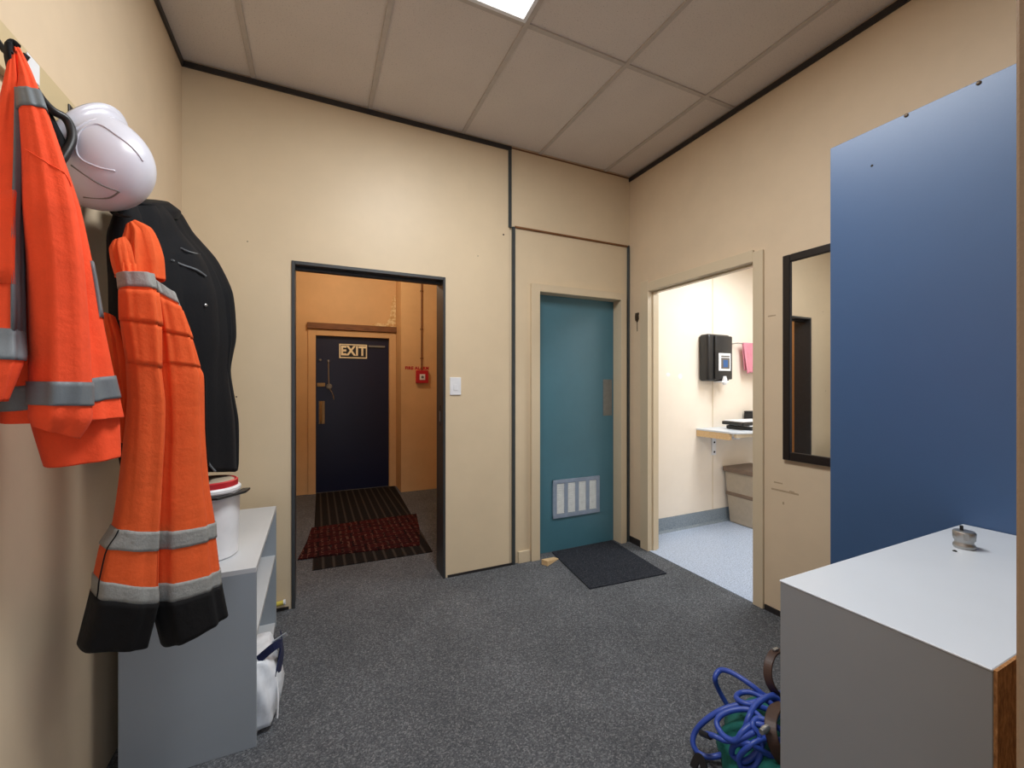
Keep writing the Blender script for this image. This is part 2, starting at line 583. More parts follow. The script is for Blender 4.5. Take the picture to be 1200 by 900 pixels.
# ceiling: backing slab, grid bars and tiles
ceil = struct(B(XL, XR, -0.03, YB + 0.15, CZ + 0.03, CZ + 0.1).build('ceiling', 'tile'), 'suspended ceiling of fissured grey tiles')
GX = [-0.92, -0.318, 0.304, 0.912, 1.514, 2.113, 2.72]
GY = [-0.61, 0.595, 1.80, 3.0]
for i in range(6):
    for j in range(3):
        x0, x1 = max(GX[i], XL), min(GX[i + 1], XR)
        y0, y1 = max(GY[j], -0.03), min(GY[j + 1], YB)
        if i == 2 and j == 1:
            continue
        B(x0 + 0.004, x1 - 0.004, y0 + 0.004, y1 - 0.004, CZ + 0.006, CZ + 0.022).build('ceiling_tile', 'tile', ceil, bevel=0.002)
for x in GX[1:6]:
    B(x - 0.012, x + 0.012, -0.03, YB, CZ - 0.003, CZ + 0.008).build('grid_bar', 'tee', ceil, bevel=0.001)
for y in GY[1:3]:
    for i in range(6):
        x0, x1 = max(GX[i] + 0.012, XL), min(GX[i + 1] - 0.012, XR)
        B(x0, x1, y - 0.012, y + 0.012, CZ - 0.002, CZ + 0.008).build('grid_bar', 'tee', ceil, bevel=0.001)
# fluorescent troffer
tr = thing('ceiling_light', (0.608, 1.197, CZ - 0.005), 'lit rectangular fluorescent panel set in the tiled ceiling', 'light')
f = MB()
f.box(0.316, 0.900, 0.607, 0.625, CZ - 0.006, CZ + 0.02); f.box(0.316, 0.900, 1.770, 1.788, CZ - 0.006, CZ + 0.02)
f.box(0.316, 0.334, 0.625, 1.770, CZ - 0.006, CZ + 0.02); f.box(0.882, 0.900, 0.625, 1.770, CZ - 0.006, CZ + 0.02)
f.build('frame', 'white', tr, bevel=0.001)
B(0.334, 0.882, 0.625, 1.770, CZ - 0.001, CZ + 0.012).build('diffuser', 'light', tr)
tu = thing('added_utility_panel', (3.3, 1.75, 2.46), 'unseen lit panel added on the utility room ceiling', 'light')  # unseen fixture added to brighten the utility room
B(3.0, 3.6, 1.17, 2.33, 2.46, 2.5).build('housing', 'white', tu, bevel=0.003)
B(3.02, 3.58, 1.19, 2.31, 2.452, 2.46).build('diffuser', 'light', tu)
hl = thing('added_hall_bulb', (0.35, 4.35, 2.7), 'unseen warm bulb added on the hall ceiling', 'light')  # unseen fixture added to give the hall warm light
MB().lathe([(0.05, 2.9), (0.05, 2.87), (0.022, 2.85), (0.022, 2.79)], 20, Matrix.Translation((0.35, 4.35, 0))).build('bulb_holder', 'white', hl, smooth=True)
MB().lathe([(0.013, 2.79), (0.03, 2.75), (0.032, 2.73), (0.024, 2.705), (0.004, 2.695)], 20, Matrix.Translation((0.35, 4.35, 0))).build('bulb', 'bulb', hl, smooth=True)

# dark trims
T = 0.032
struct(B(XL, XL + 0.012, 0.13, YB, CZ - T, CZ - 0.003).build('trim_1', 'darktrim', bevel=0.001), 'dark ceiling trim along the left wall')
struct(B(XL + 0.012, 1.278, YB - 0.012, YB, CZ - T, CZ - 0.003).build('trim_2', 'darktrim', bevel=0.001), 'dark ceiling trim along the back wall')
struct(B(XR - 0.012, XR, 0.13, YB, CZ - T - 0.004, CZ - 0.003).build('trim_3', 'darktrim', bevel=0.001), 'dark ceiling trim along the right wall')
struct(B(1.255, 1.278, YB - 0.010, YB + 0.004, 2.435, CZ - T).build('trim_4', 'greentrim', bevel=0.001), 'dark vertical strip on upper partition')
struct(B(1.286, 1.307, YB - 0.010, YB + 0.012, 0, 2.443).build('trim_5', 'greentrim', bevel=0.001), 'dark vertical strip left of the teal door')
struct(B(2.343, 2.358, YB - 0.006, YB + 0.012, 0, 2.455).build('trim_6', 'greentrim', bevel=0.001), 'dark vertical strip in the corner right of the teal door')
struct(B(1.307, 2.343, YB - 0.004, YB + 0.012, 2.443, 2.453).build('trim_7', 'brownwood'), 'thin brown horizontal strip above the teal door')
struct(B(1.278, XR - 0.012, YB - 0.003, YB + 0.004, CZ - 0.010, CZ - 0.003).build('shadow_strip', 'brownwood'), 'thin brown strip in place of a shadow line at the ceiling')  # brown strip put where only a thin shadow line runs
struct(B(OX1 + 0.02, 1.286, YB - 0.006, YB, 0, 0.016).build('baseboard_back', 'darktrim'), 'thin dark skirting strip')
struct(B(XL, OX0 - 0.02, YB - 0.006, YB, 0, 0.016).build('baseboard_back_left', 'darktrim'), 'thin dark skirting strip')
struct(B(1.335, 1.432, YB - 0.006, YB + 0.012, 0, 0.085).build('baseboard_door', 'frame', bevel=0.002), 'short cream skirting block beside the teal door')
struct(B(XR - 0.008, XR, 0.95, 1.60, 0, 0.03).build('baseboard_right', 'darktrim'), 'thin dark skirting strip on the right wall')
struct(B(XR - 0.008, XR, RY1 + 0.09, YB, 0, 0.05).build('baseboard_right_corner', 'darktrim'), 'dark skirting in the corner')

# lining of the hall opening
lin_m = MB()
lin_m.box(OX0 - 0.006, OX0 + 0.012, YB - 0.010, YB + 0.162, 0, OZ + 0.006)
lin_m.box(OX1 - 0.012, OX1 + 0.004, YB - 0.010, YB + 0.162, 0, OZ + 0.006)
lin_m.box(OX0 + 0.012, OX1 - 0.012, YB - 0.010, YB + 0.162, OZ - 0.014, OZ + 0.006)
lin_m.box(OX0 + 0.012, OX1 - 0.012, YB + 0.06, YB + 0.09, OZ - 0.03, OZ - 0.014)
trim_open = struct(lin_m.build('trim_9', 'darkframe', bevel=0.0015), 'dark grey metal lining of the hall opening')
sp = B(OX1 - 0.015, OX1 - 0.012, YB + 0.05, YB + 0.08, 1.02, 1.16)
sp.build('strike_plate', 'black', trim_open)
B(OX1 - 0.0165, OX1 - 0.015, YB + 0.056, YB + 0.074, 1.05, 1.12).build('latch_hole', 'steel', trim_open)

# ---- teal door and its frame
d1 = struct(B(TX0, TX1, 2.85, 2.89, 0.0, TZ).build('door_1', 'teal', bevel=0.002), 'teal painted flush door with a white grille low down')
g = MB()
gx0, gx1, gz0, gz1 = 1.672, 2.115, 0.257, 0.556
bars = 5
cw = 0.068
gap = ((gx1 - gx0) - 4 * cw) / 5
for i in range(5):
    x = gx0 + i * (cw + gap)
    g.box(x, x + gap, 2.838, 2.85, gz0, gz1)
g.box(gx0, gx1, 2.837, 2.85, gz0, gz0 + 0.03); g.box(gx0, gx1, 2.837, 2.85, gz1 - 0.03, gz1)
vent = g.build('vent_grille', 'grille', d1, bevel=0.0015)
for i in range(4):
    x = gx0 + gap + i * (cw + gap)
    lv = MB()
    for k in range(18):
        z = gz0 + 0.034 + k * 0.0131
        lv.add([(x, 2.848, z + 0.009), (x + cw, 2.848, z + 0.009), (x + cw, 2.839, z + 0.001), (x, 2.839, z + 0.001),
                (x, 2.849, z + 0.0105), (x + cw, 2.849, z + 0.0105), (x + cw, 2.839, z + 0.003), (x, 2.839, z + 0.003)],
               [(3, 2, 1, 0), (4, 5, 6, 7), (0, 1, 5, 4), (1, 2, 6, 5), (2, 3, 7, 6), (3, 0, 4, 7)])
    lv.build('louvre', 'louvre', vent)
B(2.155, 2.245, 2.846, 2.85, 1.045, 1.345).build('push_plate', 'dullplate', d1, bevel=0.001)
fr = MB()
fr.box(1.438, TX0, YB - 0.014, YB + 0.012, 0, TZ + 0.055)
fr.box(TX1, 2.319, YB - 0.014, YB + 0.012, 0, TZ + 0.055)
fr.box(TX0, TX1, YB - 0.014, YB + 0.012, TZ, TZ + 0.055)
fr.box(TX0 - 0.02, TX0, YB + 0.012, 2.90, 0, TZ + 0.02)
fr.box(TX1, TX1 + 0.02, YB + 0.012, 2.90, 0, TZ + 0.02)
fr.box(TX0, TX1, YB + 0.012, 2.90, TZ, TZ + 0.02)
struct(fr.build('trim_10', 'frame', bevel=0.0015), 'cream painted frame of the teal door')

# ---- doorway frame on the right wall
fr = MB()
fr.box(XR - 0.016, XR, RY0 - 0.062, RY0, 0, RZ + 0.055)
fr.box(XR - 0.016, XR, RY1, RY1 + 0.085, 0, RZ + 0.085)
fr.box(XR - 0.016, XR, RY0, RY1, RZ, RZ + 0.07)
fr.box(XR, XR + RT + 0.01, RY0 - 0.02, RY0 + 0.0, 0, RZ + 0.02)
fr.box(XR, XR + RT + 0.01, RY1, RY1 + 0.02, 0, RZ + 0.02)
fr.box(XR, XR + RT + 0.01, RY0, RY1, RZ, RZ + 0.02)
fr.box(XR + 0.03, XR + 0.07, RY1 - 0.012, RY1, 0, RZ)
fr.box(XR + 0.03, XR + 0.07, RY0, RY1 - 0.012, RZ - 0.012, RZ)
struct(fr.build('trim_11', 'frame', bevel=0.002), 'cream painted frame of the utility doorway')

# ---- exit door in the hall
ed = struct(B(-0.003, 0.849, 5.60, 5.645, 0.0, 1.893).build('door_2', 'navydoor', bevel=0.002), 'navy blue exit door at the end of the hall')
fr = MB()
fr.box(-0.086, -0.003, HY - 0.02, HY + 0.1, 0, 1.965)
fr.box(0.849, 0.932, HY - 0.02, HY + 0.1, 0, 1.965)
fr.box(-0.003, 0.849, HY - 0.02, HY + 0.1, 1.893, 1.965)
struct(fr.build('trim_12', 'hallwall', bevel=0.002), 'painted exit door frame, warm light in its colour')
struct(B(-0.095, 0.934, HY - 0.05, HY, 1.968, 2.04).build('trim_13', 'brownwood', bevel=0.003), 'brown timber strip above the exit door')
pl_ = MB()
pp = [(0.62, 2.042), (0.70, 2.09), (0.80, 2.075), (0.86, 2.16), (0.875, 2.33), (0.90, 2.44), (0.932, 2.45), (0.932, 2.042)]
pl_.prism(pp, HY - 0.004, HY, 'y')
pl_.build('peeled_patch', 'peel', wall_hall)
Rx = Matrix.Rotation(math.pi / 2, 4, 'X')
for (x, z, r) in ((0.047, 1.60, 0.018), (0.137, 1.59, 0.020)):
    MB().lathe([(r, 0), (r, 0.008), (r * 0.7, 0.02), (r * 0.4, 0.026)], 16, Matrix.Translation((x, 5.60, z)) @ Rx).build('lock_knob', 'steel', ed, smooth=True)
MB().tube([(0.137, 5.585, 1.585), (0.139, 5.585, 1.44), (0.142, 5.585, 1.31)], 0.006, 8).build('bolt_rod', 'steel', ed, smooth=True)
B(0.01, 0.10, 5.575, 5.60, 1.28, 1.325).build('latch', 'brass', ed, bevel=0.004)
hd = MB().lathe([(0.035, 0), (0.035, 0.012), (0.016, 0.018), (0.016, 0.05), (0.03, 0.062), (0.026, 0.078)], 20, Matrix.Translation((0.145, 5.60, 1.28)) @ Rx).build('door_knob', 'dullplate', ed, smooth=True)
MB().tube([(0.15, 5.59, 1.25), (0.175, 5.58, 1.21), (0.19, 5.585, 1.17), (0.20, 5.59, 1.12)], 0.005, 6).build('chain', 'steel', ed)
MB().tube(smooth_path([(0.052, 5.60, 1.09), (0.055, 5.555, 1.085), (0.055, 5.545, 1.0), (0.055, 5.545, 0.9), (0.055, 5.555, 0.85), (0.052, 5.60, 0.845)], 4), 0.011, 8).build('pull_handle', 'brass', ed, smooth=True)
B(0.03, 0.095, 5.595, 5.60, 0.83, 1.105).build('handle_plate', 'brass', ed, bevel=0.001)
B(0.60, 0.80, 5.575, 5.60, 1.775, 1.80).build('door_closer', 'dullplate', ed, bevel=0.003)

# EXIT sign on the door
ex = thing('exit_sign', (0.42, 5.59, 1.625), 'small black EXIT sign with cream letters on the navy door', 'sign')
B(0.252, 0.589, 5.592, 5.5995, 1.625, 1.812).build('plate', 'black', ex)
fr = MB()
fr.box(0.258, 0.583, 5.589, 5.592, 1.631, 1.645); fr.box(0.258, 0.583, 5.589, 5.592, 1.792, 1.806)
fr.box(0.258, 0.272, 5.589, 5.592, 1.645, 1.792); fr.box(0.569, 0.583, 5.589, 5.592, 1.645, 1.792)
fr.build('border', 'cream', ex)
tm = text_mesh(MB(), 'EXIT', 0.160, Matrix.Translation((0.4205, 5.5905, 1.7185)) @ Rx @ Matrix.Diagonal((0.85, 1, 1, 1)), 0.0015, 0.006)
tm.build('lettering', 'cream', ex)

# fire alarm call point with conduit and lettering
fa = thing('fire_alarm', (1.183, 5.17, 1.32), 'red fire alarm call point under a thin conduit in the hall', 'fire alarm')
B(1.109, 1.258, 5.155, 5.20, 1.322, 1.479).build('box', 'red', fa, bevel=0.006, seg=2)
B(1.150, 1.217, 5.150, 5.155, 1.362, 1.432).build('glass_panel', 'white', fa, bevel=0.001)
MB().lathe([(0.016, 0), (0.016, 0.004), (0.008, 0.006)], 16, Matrix.Translation((1.183, 5.15, 1.397)) @ Rx).build('press_button', 'dullplate', fa)
MB().tube([(1.183, 5.19, 1.478), (1.183, 5.19, 2.2), (1.183, 5.19, 2.899)], 0.009, 10).build('conduit', 'brownwood', fa, smooth=True)
for z in (1.62, 1.98, 2.45):
    B(1.166, 1.200, 5.182, 5.2, z, z + 0.014).build('conduit_clip', 'brownwood', fa)
tm = text_mesh(MB(), 'FIRE ALARM', 0.052, Matrix.Translation((1.128, 5.1985, 1.505)) @ Rx, 0.0012, 0.0022)
tag(tm.build('fire_alarm_lettering', 'red'), 'red FIRE ALARM lettering on the hall wall above the call point', 'lettering')

# ================================================================== RUGS AND MATS
rg = thing('runner_rug', (0.42, 4.4, 0.0), 'dark striped runner lying in front of the exit door', 'rug')
MB().prism([(-0.024, 3.262), (0.822, 3.234), (0.916, 5.55), (0.0, 5.55)], 0.0, 0.006).build('pile', 'stripes', rg, loc=(0.42, 4.4, 0))
rr = thing('red_rug', (0.36, 3.8, 0.006), 'dark red patterned rug laid over the striped runner', 'rug')
poly = [(-0.122, 3.497), (0.30, 3.455), (0.759, 3.398), (0.845, 3.8), (0.91, 4.23), (0.4, 4.235), (-0.037, 4.212), (-0.07, 3.85)]
MB().prism(poly, 0.006, 0.013).build('pile', 'redrug', rr, loc=(0.36, 3.8, 0.006))
fr = MB()
for i in range(34):
    t = i / 33
    x = -0.118 + t * 0.873; y = 3.497 - t * 0.098
    fr.tube([(x, y, 0.009), (x + random.uniform(-.006, .006), y - 0.016, 0.008)], 0.0022, 5)
fr.build('fringe', 'redrug', rr)['kind'] = 'stuff'
mat_o = MB().prism([(1.655, 2.83), (2.236, 2.836), (2.184, 2.179), (1.576, 2.221)], 0.0, 0.009).build('door_mat', 'mat', bevel=0.002)
tag(mat_o, 'black rectangular doormat in front of the teal door', 'mat')

# wooden door wedge
wv = [Vector((0, -0.021, 0)), Vector((0.135, -0.018, 0)), Vector((0.135, 0.018, 0)), Vector((0, 0.021, 0)),
      Vector((0, -0.021, 0.032)), Vector((0.135, -0.018, 0.003)), Vector((0.135, 0.018, 0.003)), Vector((0, 0.021, 0.032))]
R4 = Matrix.Translation((1.492, 2.655, 0)) @ Matrix.Rotation(math.radians(27), 4, 'Z') @ Matrix.Diagonal((1.2, 1.3, 1.2, 1))
tag(MB().add([R4 @ v for v in wv], [(3, 2, 1, 0), (4, 5, 6, 7), (0, 1, 5, 4), (1, 2, 6, 5), (2, 3, 7, 6), (3, 0, 4, 7)]).build('door_wedge', 'pine', bevel=0.002), 'small raw wooden wedge on the carpet beside the doormat', 'door wedge')

# ================================================================== WALL FITTINGS
sw = thing('light_switch', (0.859, YB - 0.008, 1.232), 'white light switch on the wall right of the hall opening', 'switch')
B(0.820, 0.898, YB - 0.009, YB, 1.232, 1.352).build('plate', 'white', sw, bevel=0.003, seg=2)
B(0.845, 0.873, YB - 0.013, YB - 0.009, 1.262, 1.302).build('rocker', 'white', sw, bevel=0.001)

st = thing('yellow_peg', (-0.19, 2.74, 0.04), 'small yellow peg low on the wall beside the grey shelf unit', 'peg')
MB().tube([(-0.235, YB - 0.03, 0.05), (-0.165, YB - 0.03, 0.058)], 0.013, 12).build('shaft', 'yellow', st, smooth=True)
MB().tube([(-0.168, YB - 0.03, 0.0577), (-0.158, YB - 0.03, 0.059)], 0.015, 12).build('tip', 'white', st, smooth=True)
B(-0.238, -0.225, YB - 0.03, YB, 0.036, 0.064).build('foot_plate', 'yellow', st)

oh = thing('wall_ornament', (XR - 0.01, 2.673, 1.80), 'small dark bronze hook plate on wall between the two doors', 'hook')
poly = [(2.655, 1.885), (2.693, 1.885), (2.695, 1.872), (2.690, 1.865), (2.692, 1.835), (2.682, 1.815), (2.673, 1.806), (2.664, 1.815), (2.654, 1.835), (2.657, 1.865), (2.652, 1.872)]
MB().prism(poly, XR - 0.006, XR, 'x').build('plate', 'brown', oh, bevel=0.001)
for y in (2.662, 2.673, 2.684):
    MB().tube([(XR - 0.009, y, 1.878), (XR - 0.013, y, 1.85), (XR - 0.009, y, 1.822)], 0.0035, 6).build('rib', 'brown', oh)
MB().tube([(XR - 0.003, 2.673, 1.805), (XR - 0.003, 2.672, 1.735)], 0.0025, 6).build('tail', 'brown', oh)

# mirror on the right wall
my0, my1, mz0, mz1 = 1.06, 1.486, 0.888, 2.012
mr = thing('wall_mirror', (XR - 0.015, 1.27, mz0), 'tall black framed mirror on right wall, half hidden by blue panel', 'mirror')
for (a, b, c, d) in ((my0, my0 + 0.04, mz0, mz1), (my1 - 0.04, my1, mz0, mz1), (my0 + 0.04, my1 - 0.04, mz0, mz0 + 0.045), (my0 + 0.04, my1 - 0.04, mz1 - 0.04, mz1)):
    B(XR - 0.024, XR - 0.001, a, b, c, d).build('frame_bar', 'blackwood', mr, bevel=0.003)
B(XR - 0.012, XR - 0.008, my0 + 0.038, my1 - 0.038, mz0 + 0.043, mz1 - 0.038).build('glass', 'mirror', mr)

# ================================================================== UTILITY ROOM THINGS
bn = thing('wall_bench', (3.7, 2.6, 0.63), 'white topped wall bench with raw timber edge in the utility room', 'bench')
BZ = 0.901
MB().prism([(3.178, UY), (3.178, 2.46), (3.215, 2.415), (3.40, 2.385), (4.38, 2.385), (4.38, UY)], BZ - 0.016, BZ).build('worktop', 'whitemel', bn, bevel=0.002)
B(3.180, 3.215, 2.47, UY - 0.001, BZ - 0.072, BZ - 0.016).build('timber_edge', 'pine', bn, bevel=0.002)
B(3.215, 4.38, 2.425, 2.45, BZ - 0.05, BZ - 0.016).build('front_rail', 'frame', bn, bevel=0.002)
bk = MB()
bk.box(3.375, 3.425, UY - 0.012, UY - 0.001, 0.64, BZ - 0.074); bk.box(3.375, 3.425, 2.55, UY - 0.012, BZ - 0.084, BZ - 0.074)
bk.build('bracket', 'white', bn)
for z in (0.67, 0.76):
    MB().lathe([(0.009, 0), (0.009, 0.004), (0.005, 0.006)], 10, Matrix.Translation((3.40, UY - 0.012, z)) @ Rx).build('screw', 'dark', bn)
# laptop-like trays on the bench
def tray(z, x0, x1, y0, y1, name, label, tilt):
    t = thing(name, ((x0 + x1) / 2, (y0 + y1) / 2, z), label, 'tray')
    Mt = Matrix.Translation(((x0 + x1) / 2, (y0 + y1) / 2, z)) @ Matrix.Rotation(tilt, 4, 'Z')
    hx, hy = (x1 - x0) / 2, (y1 - y0) / 2
    MB().box(-hx, hx, -hy, hy, 0.0, 0.030, Mt).build('body', 'black', t, bevel=0.006, seg=2)
    MB().box(-hx + 0.012, hx - 0.012, -hy + 0.012, hy - 0.012, 0.030, 0.040, Mt).build('lid', 'white', t, bevel=0.004)
tray(BZ, 3.43, 3.80, 2.46, 2.70, 'document_tray', 'lower black tray with pale lid on the utility bench', 0.05)
tray(BZ + 0.040, 3.37, 3.75, 2.47, 2.69, 'document_tray', 'upper black tray with pale lid on the utility bench', -0.04)
bx = thing('black_box', (3.86, 2.73, BZ), 'small black box at the back of the utility bench', 'box')
B(3.80, 3.95, 2.70, 2.79, BZ, BZ + 0.13).build('body', 'black', bx, bevel=0.006)
B(3.80, 3.95, 2.70, 2.79, BZ + 0.13, BZ + 0.145).build('lid', 'black', bx, bevel=0.004)

# soap dispenser
dp = thing('soap_dispenser', (3.35, UY - 0.06, 1.31), 'black wall dispenser with white label card in the utility room', 'dispenser')
B(3.205, 3.50, UY - 0.11, UY - 0.001, 1.335, 1.765).build('body', 'black', dp, bevel=0.025, seg=3, smooth=True)
B(3.275, 3.50, UY - 0.128, UY - 0.105, 1.35, 1.75).build('cover', 'black', dp, bevel=0.01, seg=2, smooth=True)
cd = B(3.315, 3.47, UY - 0.131, UY - 0.128, 1.43, 1.59).build('label_card', 'white', dp)
B(3.345, 3.455, UY - 0.1325, UY - 0.131, 1.448, 1.548).build('printed_picture', 'greyprint', cd)
B(3.37, 3.43, UY - 0.1335, UY - 0.1325, 1.462, 1.528).build('blue_print', 'navyprint', cd)
B(3.345, 3.455, UY - 0.1325, UY - 0.131, 1.555, 1.568).build('printed_line', 'greyprint', cd)
MB().lathe([(0.012, 1.30), (0.022, 1.315), (0.022, 1.345), (0.014, 1.38)], 14, Matrix.Translation((3.385, UY - 0.135, 0))).build('nozzle', 'white', dp, smooth=True)
B(3.335, 3.425, UY - 0.15, UY - 0.06, 1.322, 1.335).build('push_bar', 'white', dp, bevel=0.004)

# towel on its rail
tl = thing('towel_rail', (3.85, UY - 0.05, 1.68), 'thin metal rail on the utility wall carrying a towel', 'rail')
MB().tube([(3.66, UY - 0.001, 1.70), (3.66, UY - 0.06, 1.70), (4.1, UY - 0.06, 1.70), (4.1, UY - 0.001, 1.70)], 0.006, 8).build('bar', 'steel', tl, smooth=True)
tw = thing('pink_towel', (3.87, UY - 0.06, 1.38), 'pink hand towel hanging over the utility room rail', 'towel')
tv = MB()
nx, nz = 16, 22
for side, yo in ((0, -0.008), (1, 0.008)):
    vs, fs = [], []
    for i in range(nx + 1):
        for j in range(nz + 1):
            a = j / nz
            x = 3.73 + 0.26 * i / nx + 0.02 * a
            zl = 0.30 if side == 0 else 0.27
            y = UY - 0.06 + yo + (0.012 * math.sin(i * 0.9 + 1.2) * a + 0.02 * a) * (-1 if side == 0 else -0.2)
            z = 1.708 - zl * a + 0.012 * math.sin(i * 0.35) * a
            vs.append((x, y, z))
    for i in range(nx):
        for j in range(nz):
            q = i * (nz + 1) + j
            fs.append((q, q + 1, q + nz + 2, q + nz + 1))
    tv.add(vs, fs)
o = tv.build('cloth', 'pink', tw, smooth='all')
sm = o.modifiers.new('thick', 'SOLIDIFY'); sm.thickness = 0.007

# taupe bin under the bench
bi = thing('plastic_bin', (3.66, 2.64, 0.003), 'taupe plastic bin with brown rim under the utility bench', 'bin')
def rect_ring(z, x0, x1, y0, y1):
    return [(x0, y0, z), (x1, y0, z), (x1, y1, z), (x0, y1, z)]
bd = MB()
lv = [rect_ring(0.003, 3.56, 3.86, 2.52, 2.76), rect_ring(0.22, 3.545, 3.875, 2.505, 2.775), rect_ring(0.50, 3.525, 3.895, 2.485, 2.79)]
vs = [p for r_ in lv for p in r_]
fs = [(3, 2, 1, 0)] + [(i * 4 + k, i * 4 + (k + 1) % 4, (i + 1) * 4 + (k + 1) % 4, (i + 1) * 4 + k) for i in range(2) for k in range(4)] + [(8, 9, 10, 11)]
bd.add(vs, fs).build('body', 'binplastic', bi, bevel=0.012, seg=2)
B(3.505, 3.905, 2.475, 2.795, 0.485, 0.53).build('rim', 'bindark', bi, bevel=0.008, seg=2)
B(3.533, 3.885, 2.493, 2.783, 0.262, 0.295).build('band', 'bindark', bi, bevel=0.004)

# ================================================================== GREY SHELF UNIT ON THE LEFT
SX0, SX1, SY0, SY1, SZ = -0.577, -0.195, 1.762, 2.61, 0.645
su = thing('shelf_unit', ((SX0 + SX1) / 2, (SY0 + SY1) / 2, 0), 'low open grey melamine shelf unit under the hanging clothes', 'shelf')
B(SX0, SX1, SY0, SY1, SZ - 0.018, SZ).build('top', 'lightmel', su, bevel=0.001)
B(SX0, SX1, SY0, SY0 + 0.018, 0, SZ - 0.018).build('side_panel', 'greymel', su, bevel=0.001)
B(SX0, SX1, SY1 - 0.018, SY1, 0, SZ - 0.018).build('side_panel', 'greymel', su, bevel=0.001)
B(SX0, SX0 + 0.008, SY0 + 0.018, SY1 - 0.018, 0, SZ - 0.018).build('back_panel', 'greymel', su)
B(SX0 + 0.008, SX1 - 0.004, SY0 + 0.018, SY1 - 0.018, 0.367, 0.385).build('shelf_board', 'lightmel', su)
B(SX0 + 0.008, SX1 - 0.004, SY0 + 0.018, SY1 - 0.018, 0.0, 0.022).build('shelf_board', 'lightmel', su)
for z in (0.30, 0.46, 0.54):
    MB().lathe([(0.0035, 0), (0.0035, 0.001)], 8, Matrix.Translation((SX1 - 0.05, SY1 - 0.0182, z)) @ Rx).build('pin_hole', 'dark', su)

# bucket
bcx, bcy = -0.372, 1.955
bu = thing('bucket', (bcx, bcy, SZ), 'white plastic tub with red and white lid on the grey shelf unit', 'bucket')
Tm = Matrix.Translation((bcx, bcy, 0))
MB().lathe([(0.088, SZ), (0.094, SZ + 0.006), (0.0985, SZ + 0.12), (0.101, SZ + 0.245), (0.098, SZ + 0.25)], 40, Tm).build('tub', 'white', bu, smooth=True)
MB().lathe([(0.098, SZ + 0.25), (0.104, SZ + 0.252), (0.104, SZ + 0.262), (0.098, SZ + 0.268)], 40, Tm).build('lid_rim', 'white', bu, smooth=True)
ld = MB().lathe([(0.094, SZ + 0.268), (0.094, SZ + 0.288), (0.088, SZ + 0.292), (0.082, SZ + 0.288)], 40, Tm).build('lid', 'red', bu, smooth=True)
MB().lathe([(0.082, SZ + 0.2885), (0.078, SZ + 0.291), (0.05, SZ + 0.2925)], 32, Tm).build('lid_disc', 'binplastic', ld, smooth=True)
MB().prism([(bcx - 0.112, bcy - 0.108), (bcx + 0.05, bcy - 0.128), (bcx + 0.128, bcy - 0.045), (bcx + 0.135, bcy + 0.01), (bcx + 0.108, bcy + 0.012), (bcx + 0.09, bcy - 0.06), (bcx, bcy - 0.105), (bcx - 0.1, bcy - 0.08)], SZ + 0.238, SZ + 0.247).build('strap', 'black', bu, bevel=0.002)

# white bag with navy straps in the bottom compartment
bg = thing('carry_bag', (-0.27, 1.96, 0.022), 'white carrier bag with navy strap poking out of the grey shelf unit', 'bag')
vs, fs = [], []
NR, NC = 14, 40
for i in range(NR + 1):
    t = i / NR
    z = 0.022 + 0.235 * t
    for k in range(NC):
        a = 2 * math.pi * k / NC
        c_, s_ = math.cos(a), math.sin(a)
        ex_ = 0.45
        px = math.copysign(abs(c_) ** ex_, c_); py = math.copysign(abs(s_) ** ex_, s_)
        w = 0.165 * (1 - 0.20 * t ** 2) + 0.008 * math.sin(5 * a + 4 * t)
        l_ = 0.145 * (1 - 0.25 * t ** 2.5) + 0.007 * math.sin(7 * a + 6 * t)
        lean = 0.015 * math.sin(t * 3) + random.uniform(-.003, .003)
        vs.append((-0.302 + w * px + lean, 1.945 + l_ * py, z + 0.012 * t * math.sin(3 * a)))
for i in range(NR):
    for k in range(NC):
        k2 = (k + 1) % NC
        fs.append((i * NC + k, i * NC + k2, (i + 1) * NC + k2, (i + 1) * NC + k))
fs.append(tuple(range(NC))[::-1]); fs.append(tuple(NR * NC + k for k in range(NC)))
MB().add(vs, fs).build('body', 'whitebag', bg, smooth='all')
MB().tube(smooth_path([(-0.20, 1.86, 0.255), (-0.15, 1.87, 0.285), (-0.128, 1.90, 0.275), (-0.135, 1.93, 0.22), (-0.140, 1.95, 0.18)], 5), 0, flat=(0.004, 0.03)).build('strap', 'navy', bg)
MB().tube(smooth_path([(-0.139, 1.87, 0.16), (-0.128, 1.92, 0.20), (-0.126, 1.99, 0.215), (-0.135, 2.06, 0.22)], 5), 0, flat=(0.004, 0.055)).build('strap', 'navy', bg)
MB().add([(-0.165, 2.0, 0.24), (-0.115, 2.02, 0.255), (-0.11, 2.07, 0.215), (-0.15, 2.08, 0.19), (-0.165, 2.0, 0.236), (-0.117, 2.02, 0.25), (-0.113, 2.07, 0.211), (-0.152, 2.08, 0.186)],
         [(0, 1, 2, 3), (7, 6, 5, 4), (0, 4, 5, 1), (1, 5, 6, 2), (2, 6, 7, 3), (3, 7, 4, 0)]).build('flap', 'whitebag', bg)
MB().tube(smooth_path([(-0.134, 1.835, 0.03), (-0.131, 1.84, 0.1), (-0.138, 1.86, 0.17)], 4), 0.003, 6).build('piping', 'white', bg, smooth=True)

